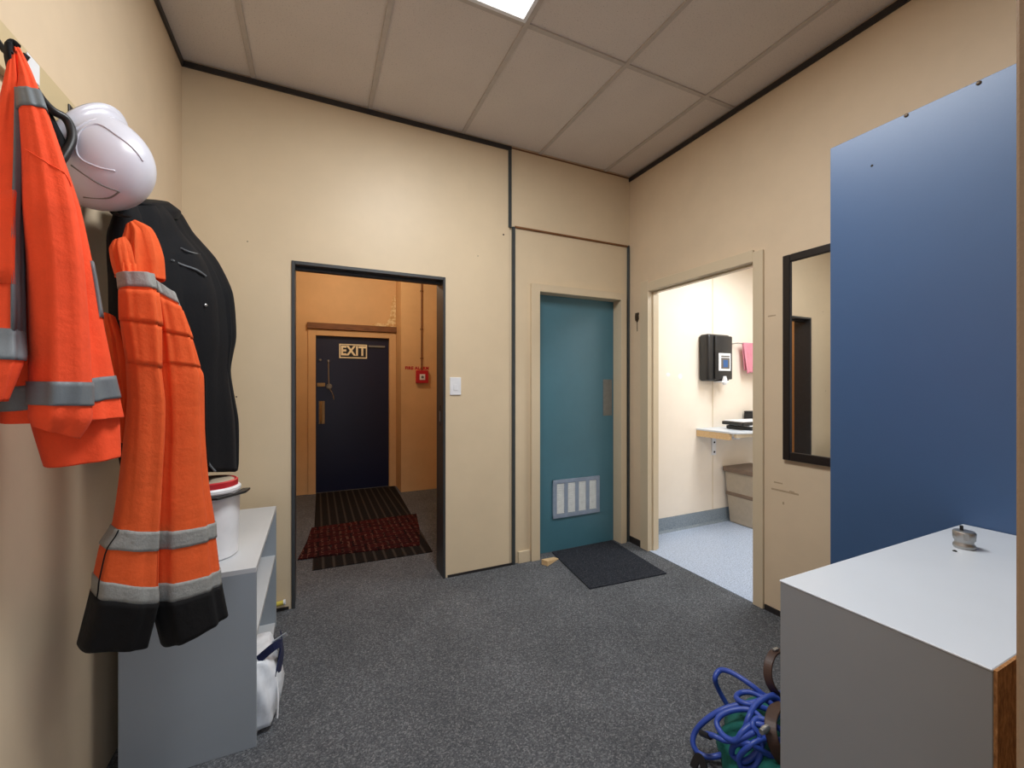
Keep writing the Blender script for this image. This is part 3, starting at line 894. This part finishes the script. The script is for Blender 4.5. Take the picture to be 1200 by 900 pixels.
# ================================================================== WHITE CABINET, BLUE CUPBOARD
CX0, CX1, CY0, CY1, CT = 0.892, 1.744, 0.257, 0.573, 0.8865
cb = thing('low_cabinet', ((CX0 + CX1) / 2, (CY0 + CY1) / 2, 0), 'waist high cabinet with white top and grey end panel in foreground', 'cabinet')
B(CX0 - 0.0005, CX1, CY0 + 0.004, CY1, CT - 0.004, CT).build('top', 'whitemel', cb, bevel=0.0012)
B(CX0, CX0 + 0.018, CY0 + 0.004, CY1 - 0.002, 0, CT - 0.004).build('end_panel', 'cabside', cb, bevel=0.001)
B(CX1 - 0.02, CX1 - 0.002, CY0 + 0.004, CY1 - 0.002, 0, CT - 0.004).build('end_panel', 'cabside', cb, bevel=0.001)
B(CX0 + 0.001, CX1, CY0, CY0 + 0.004, 0, CT - 0.001).build('back_panel', 'chip', cb)
B(CX0 + 0.018, CX1 - 0.02, CY0 + 0.004, CY1 - 0.02, 0.06, 0.078).build('shelf_board', 'cabside', cb)
B(CX0 + 0.018, CX1 - 0.02, CY0 + 0.004, CY1 - 0.02, 0.45, 0.468).build('shelf_board', 'cabside', cb)

BX = 1.748
bp = thing('blue_cupboard', (BX + 0.25, 0.53, 0), 'tall flat slate-blue cupboard panel behind the white cabinet', 'cupboard')
B(BX, BX + 0.018, 0.135, 0.931, 0.0, 2.186).build('front_panel', 'bluepanel', bp, bevel=0.0012)
B(BX + 0.018, BX + 0.54, 0.911, 0.929, 0.0, 2.17).build('side_panel', 'bluepanel', bp)
B(BX + 0.018, BX + 0.54, 0.135, 0.153, 0.0, 2.17).build('side_panel', 'bluepanel', bp)
B(BX + 0.018, BX + 0.54, 0.153, 0.911, 2.15, 2.168).build('top_panel', 'bluepanel', bp)
B(BX + 0.53, BX + 0.54, 0.153, 0.911, 0.0, 2.15).build('back_panel', 'chip', bp)
Ry = Matrix.Rotation(-math.pi / 2, 4, 'Y')
for (y, z) in ((0.706, 2.180), (0.540, 2.178)):
    MB().lathe([(0.006, -0.002), (0.006, 0.002), (0.003, 0.0035)], 12, Matrix.Translation((BX, y, z)) @ Ry).build('bolt_head', 'brown', bp, smooth=True)
for (y, z) in ((0.80, 2.06),):
    MB().lathe([(0.004, -0.001), (0.004, 0.0008)], 10, Matrix.Translation((BX, y, z)) @ Ry).build('screw_hole', 'dark', bp)

# camlock fitting on the cabinet top
fx, fy = 1.492, 0.487
cf = thing('hose_coupling', (fx, fy, CT), 'small cast metal hose coupling standing on the white cabinet top', 'coupling')
Tm = Matrix.Translation((fx, fy, CT)) @ Matrix.Diagonal((0.72, 0.72, 0.9, 1))
MB().lathe([(0.026, 0), (0.029, 0.003), (0.029, 0.010), (0.025, 0.014), (0.0245, 0.020), (0.029, 0.025), (0.030, 0.044), (0.027, 0.048), (0.010, 0.049)], 32, Tm).build('body', 'steel', cf, smooth=True)
MB().lathe([(0.005, 0.048), (0.005, 0.061), (0.004, 0.062)], 8, Tm @ Matrix.Translation((-0.003, 0.006, 0))).build('spigot', 'black', cf)
for a in (0.5, 0.5 + math.pi):
    Mt = Tm @ Matrix.Rotation(a, 4, 'Z')
    MB().box(0.028, 0.033, -0.007, 0.007, 0.026, 0.046, Mt).build('lug', 'steel', cf, bevel=0.001)
tag(MB().lathe([(0.004, 0), (0.005, 0.001), (0.002, 0.003)], 7, Matrix.Translation((1.44, 0.487, CT))).build('debris_crumb', 'dark'), 'tiny dark crumb beside the metal coupling on the cabinet', 'crumb')

# ================================================================== GREEN BAG AND BLUE HOSE
tb = thing('tool_bag', (1.45, 0.94, 0), 'teal green canvas bag with brown straps behind the cabinet', 'bag')
vs, fs = [], []
NR, NC = 16, 36
for i in range(NR + 1):
    t = i / NR
    ph = t * math.pi / 2
    for k in range(NC):
        a = 2 * math.pi * k / NC
        rr_ = math.cos(ph) ** 0.55
        nz_ = 1 + 0.07 * math.sin(5 * a + 3 * t) + 0.05 * math.sin(9 * a - 5 * t)
        vs.append((1.46 + 0.235 * rr_ * math.cos(a) * nz_, 0.90 + 0.215 * rr_ * math.sin(a) * nz_, 0.135 * math.sin(ph) ** 0.8 + 0.012 * math.sin(7 * a + 6 * t) * t * (1 - t) * 3))
for i in range(NR):
    for k in range(NC):
        k2 = (k + 1) % NC
        fs.append((i * NC + k, i * NC + k2, (i + 1) * NC + k2, (i + 1) * NC + k))
fs.append(tuple(range(NC))[::-1]); fs.append(tuple(NR * NC + k for k in range(NC)))
MB().add(vs, fs).build('body', 'greenbag', tb, smooth='all')
def strap_from(pts):
    return smooth_path([at_z(u, v, z) for (u, v, z) in pts], 6)
MB().tube(strap_from([(922, 764, 0.30), (908, 764, 0.31), (901, 776, 0.29), (900, 793, 0.25), (906, 808, 0.21), (916, 818, 0.17)]), 0, flat=(0.028, 0.008)).build('strap', 'leather', tb, bevel=0.002)
MB().tube(strap_from([(918, 826, 0.22), (908, 831, 0.23), (903, 846, 0.22), (905, 866, 0.19), (912, 884, 0.15), (920, 895, 0.12)]), 0, flat=(0.034, 0.008)).build('strap', 'leather', tb, bevel=0.002)
p = at_z(909, 761, 0.318)
B(p.x - 0.012, p.x + 0.012, p.y - 0.006, p.y + 0.006, p.z - 0.004, p.z + 0.004).build('buckle', 'steel', tb, bevel=0.001)
MB().tube(strap_from([(812, 900, 0.02), (818, 888, 0.05), (824, 895, 0.05), (826, 910, 0.03)]), 0, flat=(0.025, 0.006)).build('strap', 'black', tb)

hz = thing('air_hose', (1.4, 1.0, 0.01), 'tangled coil of blue rubber hose on the bag by the cabinet', 'hose')
path = [(852, 826, .10), (842, 808, .15), (838, 795, .20), (843, 786, .22), (852, 786, .23), (866, 793, .23), (882, 804, .22), (896, 815, .20),
        (908, 820, .18), (918, 815, .17), (914, 812, .18), (900, 817, .20), (884, 823, .20), (866, 826, .18), (846, 832, .16), (828, 843, .12), (815, 857, .07), (812, 870, .04), (818, 882, .02),
        (832, 887, .02), (848, 883, .04), (862, 870, .10), (872, 856, .16), (878, 840, .20), (886, 826, .21), (902, 816, .21), (914, 822, .18),
        (905, 832, .19), (890, 828, .20), (872, 824, .20), (863, 818, .19), (868, 812, .19), (882, 812, .20), (900, 822, .20), (912, 835, .18),
        (900, 850, .20), (884, 848, .20), (870, 858, .18), (862, 868, .15), (848, 862, .14), (840, 848, .15), (845, 838, .17), (860, 832, .19), (878, 832, .20), (892, 842, .20),
        (896, 860, .18), (888, 880, .13), (872, 892, .09), (858, 884, .08), (862, 872, .13), (880, 872, .16), (900, 884, .13), (915, 894, .10)]
MB().tube(smooth_path([at_z(*q) for q in path], 6), 0.0092, 10).build('tube', 'hose', hz, smooth='all')
path2 = [(918, 868, .16), (902, 866, .17), (888, 868, .17), (876, 876, .15), (866, 888, .10), (870, 900, .07), (884, 898, .09), (892, 880, .14), (890, 862, .18), (882, 850, .20), (888, 842, .21), (902, 846, .21), (916, 856, .19)]
MB().tube(smooth_path([at_z(*q) for q in path2], 6), 0.0085, 10).build('tube', 'hose', hz, smooth='all')
path3 = [(826, 860, .10), (836, 862, .13), (850, 868, .13), (866, 866, .16), (884, 858, .19)]
MB().tube(smooth_path([at_z(*q) for q in path3], 5), 0.0085, 10).build('tube', 'hose', hz, smooth='all')
p0, p1 = at_z(892, 858, 0.22), at_z(900, 852, 0.22)
MB().tube([p0, (p0 + p1) / 2, p1], [0.008, 0.011, 0.008], 10).build('nozzle', 'steel', hz, smooth=True)
p0, p1 = at_z(822, 859, 0.09), at_z(832, 863, 0.12)
MB().tube([p0, p1], 0.010, 10).build('end_fitting', 'black', hz, smooth=True)

# ================================================================== COAT BOARD, HOOKS AND CLOTHES
cbd = B(XL, XL + 0.018, 0.75, 2.05, 2.0, 2.103).build('coat_board', 'board', bevel=0.002)
tag(cbd, 'painted timber board carrying coat hooks on the left wall', 'coat board')
def hook(y, label):
    h = thing('coat_hook', (XL + 0.03, y, 2.0), label, 'hook', 'coat hooks on the board')
    B(XL + 0.018, XL + 0.022, y - 0.012, y + 0.012, 2.02, 2.085).build('plate', 'black', h, bevel=0.001)
    MB().tube(smooth_path([(XL + 0.022, y, 2.045), (XL + 0.042, y, 2.015), (XL + 0.062, y, 2.008), (XL + 0.072, y, 2.022)], 5), 0.006, 8).build('prong', 'black', h, smooth=True)
hook(1.285, 'black coat hook holding the bright orange jacket')
hook(1.745, 'black coat hook holding the worn orange overalls')
hook(1.60, 'black coat hook holding the white hard hat')
hook(1.84, 'black coat hook holding the black jacket')
p = at(118, 140, 1.3)

hg = thing('coat_hanger', (XL + 0.05, 1.42, 1.9), 'black plastic hanger arm between orange jacket and white helmet', 'hanger')
MB().tube(smooth_path([at(40, 104, 1.40), at(50, 118, 1.42), at(62, 130, 1.44), at(76, 138, 1.46), at(83, 150, 1.47), at(84, 164, 1.47), at(78, 178, 1.46), at(70, 190, 1.45)], 5), [0.010] * 36, 10).build('arm', 'black', hg, smooth=True)
MB().tube(smooth_path([at(50, 130, 1.45), at(60, 150, 1.46), at(68, 165, 1.47), at(74, 180, 1.47)], 5), 0.016, 10).build('padding', 'blackcloth', hg, smooth=True)

tg = B(0, 0.001, -0.02, 0.02, 0, 0.05)
q = at(38, 78, 1.40)
tgo = MB().box(XL + 0.019, XL + 0.021, q.y, q.y + 0.05, 2.045, 2.095).build('paper_tag', 'white')
tag(tgo, 'small white paper label on the coat board behind orange jacket', 'label')


class Loft:
    """Hanging cloth: closed cross-sections between a left and a right edge, with real depth and folds."""
    def __init__(self, levels, folds=(0.006, 4.0, 0.0), seed=0, ex=0.8):
        self.L = levels
        r = random.Random(seed)
        self.A = folds[0]
        self.w = [(folds[1] * k * r.uniform(0.8, 1.25), r.uniform(0, 6.28), r.uniform(-0.35, 0.35), 1.0 / (k ** 0.7)) for k in (1, 1.9, 3.3)]
        self.ex = ex
        self.n = len(levels) - 1

    def lev(self, t):
        i = max(0, min(int(t), self.n - 1)); f_ = t - i
        a, b = self.L[i], self.L[i + 1]
        p = self.L[i - 1] if i > 0 else a
        q = self.L[i + 2] if i + 2 <= self.n else b
        def cr(x0, x1, x2, x3):
            # softened Catmull-Rom
            m1, m2 = (x2 - x0) * 0.35, (x3 - x1) * 0.35
            f2, f3 = f_ * f_, f_ ** 3
            return x1 * (2 * f3 - 3 * f2 + 1) + m1 * (f3 - 2 * f2 + f_) + x2 * (-2 * f3 + 3 * f2) + m2 * (f3 - f2)
        return [cr(p[k], a[k], b[k], q[k]) for k in range(3)]

    def S(self, t, phi, off=0.0):
        PL, PR, b = self.lev(t)
        mid = (PL + PR) / 2; h = (PR - PL) / 2
        hh = Vector((h.x, h.y, 0)).normalized()
        n = Vector((hh.y, -hh.x, 0))
        if n.y > 0 and abs(n.y) > 0.3:
            n = -n
        c, s = math.cos(phi), math.sin(phi)
        cc = math.copysign(abs(c) ** self.ex, c); ss = math.copysign(abs(s) ** self.ex, s)
        d = sum(a * math.sin(f_ * c + ph + dr * t * 2) for f_, ph, dr, a in self.w) * self.A
        fade = min(1.0, (h.length * 2) / 0.08)
        pnt = mid + h * cc + n * (b * ss)
        res = pnt + (hh * c + n * s) * (d * fade * (0.08 + 0.92 * abs(s) ** 1.5) + off)
        res.x = max(res.x, XL + 0.012)
        return res

    def mesh(self, rows=7, cols=40, inner=0.9, up=0.03):
        vs, fs = [], []
        R = self.n * rows
        rings = [[self.S(self.n * i / R, 2 * math.pi * k / cols) for k in range(cols)] for i in range(R + 1)]
        last = rings[-1]
        cen = sum(last, Vector()) / cols
        rings.append([cen + (p_ - cen) * 0.94 + Vector((0, 0, 0.001)) for p_ in last])
        rings.append([cen + (p_ - cen) * inner + Vector((0, 0, up)) for p_ in last])
        for r_ in rings:
            vs += r_
        for i in range(len(rings) - 1):
            for k in range(cols):
                k2 = (k + 1) % cols
                fs.append((i * cols + k, i * cols + k2, (i + 1) * cols + k2, (i + 1) * cols + k))
        fs.append(tuple(range(cols))[::-1])
        fs.append(tuple((len(rings) - 1) * cols + k for k in range(cols)))
        return MB().add(vs, fs)

    def patch(self, t0, t1, a0, a1, off=0.003, rows=6, cols=28):
        """Piece of cloth sewn on the surface, from level t0 to t1 and angle a0 to a1 (degrees)."""
        vs, fs = [], []
        full = abs(a1 - a0) >= 360
        for i in range(rows + 3):
            ii = min(max(i - 1, 0), rows)
            t = t0 + (t1 - t0) * ii / rows
            for k in range(cols + 3):
                kk = min(max(k - 1, 0), cols)
                ph = math.radians(a0 + (a1 - a0) * kk / cols)
                edge = i in (0, rows + 2) or (not full and k in (0, cols + 2))
                vs.append(self.S(t, ph, -0.002 if edge else off))
        W = cols + 3
        for i in range(rows + 2):
            for k in range(cols + 2):
                fs.append((i * W + k, i * W + k + 1, (i + 1) * W + k + 1, (i + 1) * W + k))
        return MB().add(vs, fs)


def LV(rows, yl, yr):
    return [(at(a, b, yl), at(c, d, yr), e) for (a, b, c, d, e) in rows]


def LP(rows, ybot, ytop=None):
    out = []
    for i, (a, b, c, d, e) in enumerate(rows):
        y0 = ybot if ytop is None else ybot + (ytop - ybot) * max(0.0, 1 - i / 5.0)
        w = (at(c, d, y0) - at(a, b, y0)).x
        out.append((at(a, b, y0 - 0.24 * w), at(c, d, y0 + 0.24 * w), e))
    return out


# ---- bright orange hi-vis jacket
jk = thing('hi_vis_jacket', tuple(at(60, 545, 1.2)), 'bright orange hi-vis jacket with grey bands, nearest on the coat board', 'jacket')
body = Loft(LP([(13, 58, 22, 56, .012), (12, 88, 35, 84, .03), (8, 130, 52, 128, .045), (4, 190, 73, 188, .06), (0, 250, 93, 248, .07),
                (0, 320, 108, 318, .08), (0, 380, 118, 376, .085), (0, 454, 131, 440, .09), (0, 482, 137, 465, .09), (0, 496, 142, 488, .09)], 1.27), (0.006, 5, 0), 3)
body.mesh().build('body', 'orange', jk, smooth='all')
body.patch(7, 8, 0, 360, cols=60).build('reflective_band', 'reflect', jk, smooth='all')
body.patch(4.85, 5.95, 2, 40).build('reflective_band', 'reflect', jk, smooth='all')
under = Loft(LP([(22, 430, 122, 425, .055), (32, 480, 136, 478, .06), (42, 515, 139, 510, .06), (52, 547, 140, 533, .06)], 1.285), (0.005, 4, 0), 5)
under.mesh().build('inner_hem', 'orange', jk, smooth='all')
slv = Loft(LP([(15, 64, 24, 61, .014), (18, 92, 37, 92, .03), (18, 108, 45, 112, .035), (21, 129, 53, 136, .04), (25, 180, 72, 188, .045), (27, 240, 88, 245, .05), (31, 300, 97, 300, .055),
               (33, 370, 103, 370, .055), (33, 447, 107, 448, .055), (33, 474, 107, 475, .055), (33, 488, 106, 492, .055), (38, 500, 92, 514, .045)], 1.165, 1.265), (0.005, 4, 0), 11)
slv.mesh().build('sleeve', 'orange', jk, smooth='all')
slv.patch(2, 3, 0, 360, cols=60).build('reflective_band', 'reflect', jk, smooth='all')
slv.patch(8, 9, 0, 360, cols=60).build('reflective_band', 'reflect', jk, smooth='all')
fl = slv.S
MB().tube([slv.S(4.0 + 0.06 * i, math.radians(150 - 12 * i), 0.001) for i in range(11)], 0.0012, 5).build('seam', 'orange', jk)
fnt = Loft(LP([(10, 66, 17, 64, .012), (-2, 120, 22, 118, .03), (-18, 190, 27, 190, .035), (-28, 280, 26, 282, .04), (-32, 385, 28, 388, .04), (-32, 421, 28, 423, .04), (-34, 471, 9, 470, .04)], 1.105, 1.25), (0.005, 4, 0), 17)
fnt.mesh().build('front_panel', 'orange', jk, smooth='all')
fnt.patch(0.8, 4.05, -15, 80).build('reflective_band', 'reflect', jk, smooth='all')
fnt.patch(4, 5, 0, 360, cols=50).build('reflective_band', 'reflect', jk, smooth='all')
fnt.patch(2.45, 3.5, 70, 170).build('pocket_flap', 'orange', jk, smooth='all')
MB().tube(smooth_path([at(13, 64, 1.24), at(10, 56, 1.25), at(14, 49, 1.26), at(21, 54, 1.26)], 5), 0.006, 8).build('hanging_loop', 'blackcloth', jk, smooth=True)
cl = Loft(LP([(5, 50, 14, 52, .012), (5, 62, 13, 70, .02), (8, 80, 14, 85, .02), (3, 110, 12, 115, .02), (-8, 170, 5, 170, .02)], 1.25), (0.002, 3, 0), 2)
cl.mesh(rows=4, cols=20).build('collar_lining', 'blackcloth', jk, smooth='all')

# ---- worn orange trousers / overall
ov = thing('work_trousers', tuple(at(180, 760, 1.55)), 'worn orange work overalls with black hems hanging above the shelf unit', 'trousers')
upn = Loft(LP([(149, 262, 158, 258, .012), (146, 275, 175, 268, .03), (140, 292, 184, 285, .04), (137, 310, 190, 305, .045), (137, 324, 192, 330, .045)], 1.57), (0.009, 11, 0), 21)
upn.mesh().build('bib', 'orange2', ov, smooth='all')
bun = Loft(LP([(134, 281, 146, 278, .015), (130, 290, 152, 288, .025), (132, 306, 156, 306, .03), (136, 322, 160, 324, .03)], 1.50), (0.009, 10, 0), 23)
bun.mesh().build('bunched_waist', 'orange2', ov, smooth='all')
lg = Loft(LP([(138, 320, 177, 323, .045), (140, 337, 180, 341, .05), (141, 376, 185, 383, .052), (148, 424, 186, 430, .05), (150, 470, 191, 470, .05), (146, 520, 190, 520, .055), (141, 570, 186, 570, .06),
              (134, 617, 182, 618, .065), (121, 639, 181, 640, .07), (113, 675, 180, 681, .075), (111, 695, 180, 700, .075), (94, 757, 168, 753, .058)], 1.485), (0.006, 4, 0), 31, 0.7)
lg.mesh().build('leg', 'orange2', ov, smooth='all')
rl = Loft(LP([(170, 324, 205, 352, .045), (174, 341, 209, 363, .05), (180, 388, 222, 398, .055), (182, 424, 232, 430, .055), (183, 442, 237, 444, .055), (186, 500, 238, 505, .055), (182, 560, 242, 562, .06),
              (179, 620, 249, 609, .065), (179, 641, 250, 626, .065), (178, 680, 254, 663, .07), (178, 701, 255, 680, .07), (191, 755, 263, 717, .055)], 1.575), (0.006, 4, 0), 37, 0.7)
rl.mesh().build('leg', 'orange2', ov, smooth='all')
for L_ in (lg, rl):
    L_.patch(0, 1, 0, 360, cols=50).build('waist_band', 'reflect2', ov, smooth='all')
    L_.patch(1.15, 2.0, 25, 175, 0.006).build('pocket_flap', 'orange2', ov, smooth='all')
    L_.patch(2.0, 3.05, 30, 170, 0.003).build('pocket', 'orange2', ov, smooth='all')
    L_.patch(7, 8, 0, 360, cols=50).build('reflective_band', 'reflect2', ov, smooth='all')
    L_.patch(9, 10, 0, 360, cols=50).build('reflective_band', 'reflect2', ov, smooth='all')
    L_.patch(10, 11, 0, 360, 0.004, cols=50).build('black_hem', 'blackcloth2', ov, smooth='all')
MB().tube([lg.S(7.0 + 0.3 * i, math.radians(150 + i), 0.004) for i in range(11)], 0.0016, 5).build('seam', 'blackcloth2', ov)
MB().tube([lg.S(3.2 + 0.35 * i, math.radians(48), 0.001) for i in range(18)], 0.0014, 5).build('seam', 'orange2', ov)
MB().tube([rl.S(3.9 + 0.25 * i, math.radians(20), 0.002) for i in range(8)], 0.004, 6).build('side_zip', 'blackcloth2', ov)
MB().tube(smooth_path([(-0.495, 1.575, 1.79), (-0.545, 1.65, 1.812), (-0.592, 1.72, 1.88), (-0.596, 1.745, 1.96), (-0.592, 1.745, 2.016)], 5), 0, flat=(0.02, 0.004)).build('hanging_strap', 'blackcloth2', ov)
cr_ = Loft(LP([(120, 366, 134, 372, .02), (126, 400, 145, 402, .03), (130, 440, 151, 440, .03), (136, 468, 153, 470, .03), (134, 500, 153, 505, .035), (136, 516, 150, 522, .03)], 1.56), (0.012, 6, 0), 41)
cr_.mesh().build('crumpled_sleeve', 'orange2', ov, smooth='all')

# ---- black jacket
bj = thing('black_jacket', tuple(at(215, 553, 1.93)), 'black jacket with grey piping hanging behind the orange overalls', 'jacket')
bb = Loft(LV([(140, 240, 192, 237, .04), (141, 254, 202, 248, .05), (139, 275, 213, 270, .065), (140, 300, 241, 304, .08), (141, 345, 262, 344, .085), (142, 395, 268, 395, .085), (143, 432, 260, 434, .095), (144, 490, 271, 490, .085), (156, 553, 268, 553, .085)], 1.70, 2.17), (0.015, 7, 0), 51)
bb.mesh(cols=56).build('body', 'blackcloth', bj, smooth='all')
cl = Loft(LV([(158, 237, 190, 235, .04), (150, 242, 204, 247, .05), (156, 252, 200, 256, .05)], 1.80, 2.12), (0.003, 4, 0), 53)
cl.mesh(rows=5).build('collar', 'blackcloth', bj, smooth='all')
def on_surface(L_, u, v):
    """Front point of the loft nearest to the given view direction."""
    best = None
    d = (at(u, v, 1.0) - Vector((0, 0, CAM_H))).normalized()
    for i in range(0, L_.n * 14 + 1):
        for k in range(0, 60):
            s_ = L_.S(i / 14.0, math.radians(k * 3), 0.004)
            w_ = s_ - Vector((0, 0, CAM_H))
            e = (w_ - d * w_.dot(d)).length
            if best is None or e < best[0]:
                best = (e, s_)
    return best[1]
for pts, r_ in (([(200, 304), (213, 310), (227, 317), (239, 323)], 0.004), ([(214, 289), (224, 295), (235, 298)], 0.0025), ([(236, 448), (238, 480), (240, 515), (246, 540), (251, 552)], 0.004)):
    MB().tube(smooth_path([on_surface(bb, u, v) for u, v in pts], 5), r_, 6).build('piping', 'reflect', bj, smooth=True)
q = on_surface(bb, 243, 357)
MB().lathe([(0.005, 0), (0.005, 0.003), (0.003, 0.004)], 12, Matrix.Translation(q) @ Matrix.Rotation(math.radians(40), 4, 'Z') @ Rx).build('snap_button', 'steel', bj)
bs = Loft(LV([(226, 300, 243, 306, .03), (240, 340, 263, 345, .05), (243, 395, 269, 395, .05), (240, 430, 262, 434, .05), (246, 490, 272, 490, .055), (248, 535, 271, 540, .05), (250, 550, 268, 552, .045)], 2.05, 2.12), (0.007, 4, 0), 57)
bs.mesh().build('sleeve', 'blackcloth', bj, smooth='all')

# ---- white hard hat, opening towards the wall
hx, hy, hz_ = -0.582, 1.60, 1.947
hh = thing('hard_hat', (hx, hy, 1.79), 'white hard hat hanging on the coat board above black jacket', 'hard hat')
HM = Matrix.Translation((hx, hy, hz_)) @ Matrix.Rotation(math.radians(-14), 4, 'Z') @ Matrix.Rotation(math.radians(29), 4, 'Y')
# local frame: +x crown, +z peak side (up), y across
vs, fs = [], []
NR, NC = 18, 56
A_, Bz, By = 0.150, 0.136, 0.110
def dome(ph, a):
    r_ = math.sin(ph) ** 0.9
    x = A_ * max(0.0, math.cos(ph)) ** 0.95
    z, y = Bz * r_ * math.cos(a), By * r_ * math.sin(a)
    # raised centre ridge along the crown
    ridge = 0.0015 * max(0, 1 - (y / 0.03) ** 2) * (1 - abs(x / A_ - 0.55))
    return Vector((x + ridge, y, z))
for i in range(NR + 1):
    ph = (i / NR) * math.pi / 2
    for k in range(NC):
        vs.append(dome(max(ph, 0.001), 2 * math.pi * k / NC))
def brim(a, e, x):
    pk = max(0, math.cos(a)) ** 3 * 0.012 + 0.012
    return Vector((x, (By + pk * e * 0.9) * math.sin(a), (Bz + pk * e) * math.cos(a)))
for (e, x) in ((0.5, -0.004), (1.0, -0.012), (1.0, -0.016), (0.0, -0.008)):
    for k in range(NC):
        vs.append(brim(2 * math.pi * k / NC, e, x))
for k in range(NC):
    vs.append(brim(2 * math.pi * k / NC, -0.15, 0.0))
for i in range(2, NR + 1):
    ph = (1 - (i - 1) / NR) * math.pi / 2
    for k in range(NC):
        d_ = dome(max(ph, 0.001), 2 * math.pi * k / NC)
        vs.append(Vector((d_.x * 0.965 - 0.002, d_.y * 0.965, d_.z * 0.965)))
rows_ = len(vs) // NC
for i in range(rows_ - 1):
    for k in range(NC):
        k2 = (k + 1) % NC
        fs.append((i * NC + k, i * NC + k2, (i + 1) * NC + k2, (i + 1) * NC + k))
MB().add([HM @ v for v in vs], fs).build('shell', 'helmet', hh, smooth='all')
def onh(pts, r_, nm, mt):
    MB().tube(smooth_path([HM @ (dome(a, b) * 1.004) for a, b in pts], 6), r_, 6).build(nm, mt, hh, smooth='all')
D = math.radians
onh([(D(30), D(-30)), (D(45), D(-38)), (D(62), D(-46)), (D(78), D(-52)), (D(80), D(-75)), (D(70), D(-98)), (D(54), D(-100)), (D(38), D(-92))], 0.0028, 'shell_ridge', 'helmet')
onh([(D(84), D(-20)), (D(84), D(-60)), (D(84), D(-100)), (D(84), D(-150))], 0.003, 'rim_ridge', 'helmet')
onh([(D(72), D(-112)), (D(48), D(-122)), (D(28), D(-132))], 0.0022, 'vent_groove', 'dullplate')
onh([(D(28), D(-132)), (D(40), D(-148)), (D(62), D(-152))], 0.0022, 'vent_groove', 'dullplate')
MB().tube([HM @ Vector((0.004, (By - 0.012) * math.sin(2 * math.pi * k / 30), (Bz - 0.012) * math.cos(2 * math.pi * k / 30))) for k in range(30)], 0, closed=True, flat=(0.003, 0.02)).build('headband', 'black', hh)
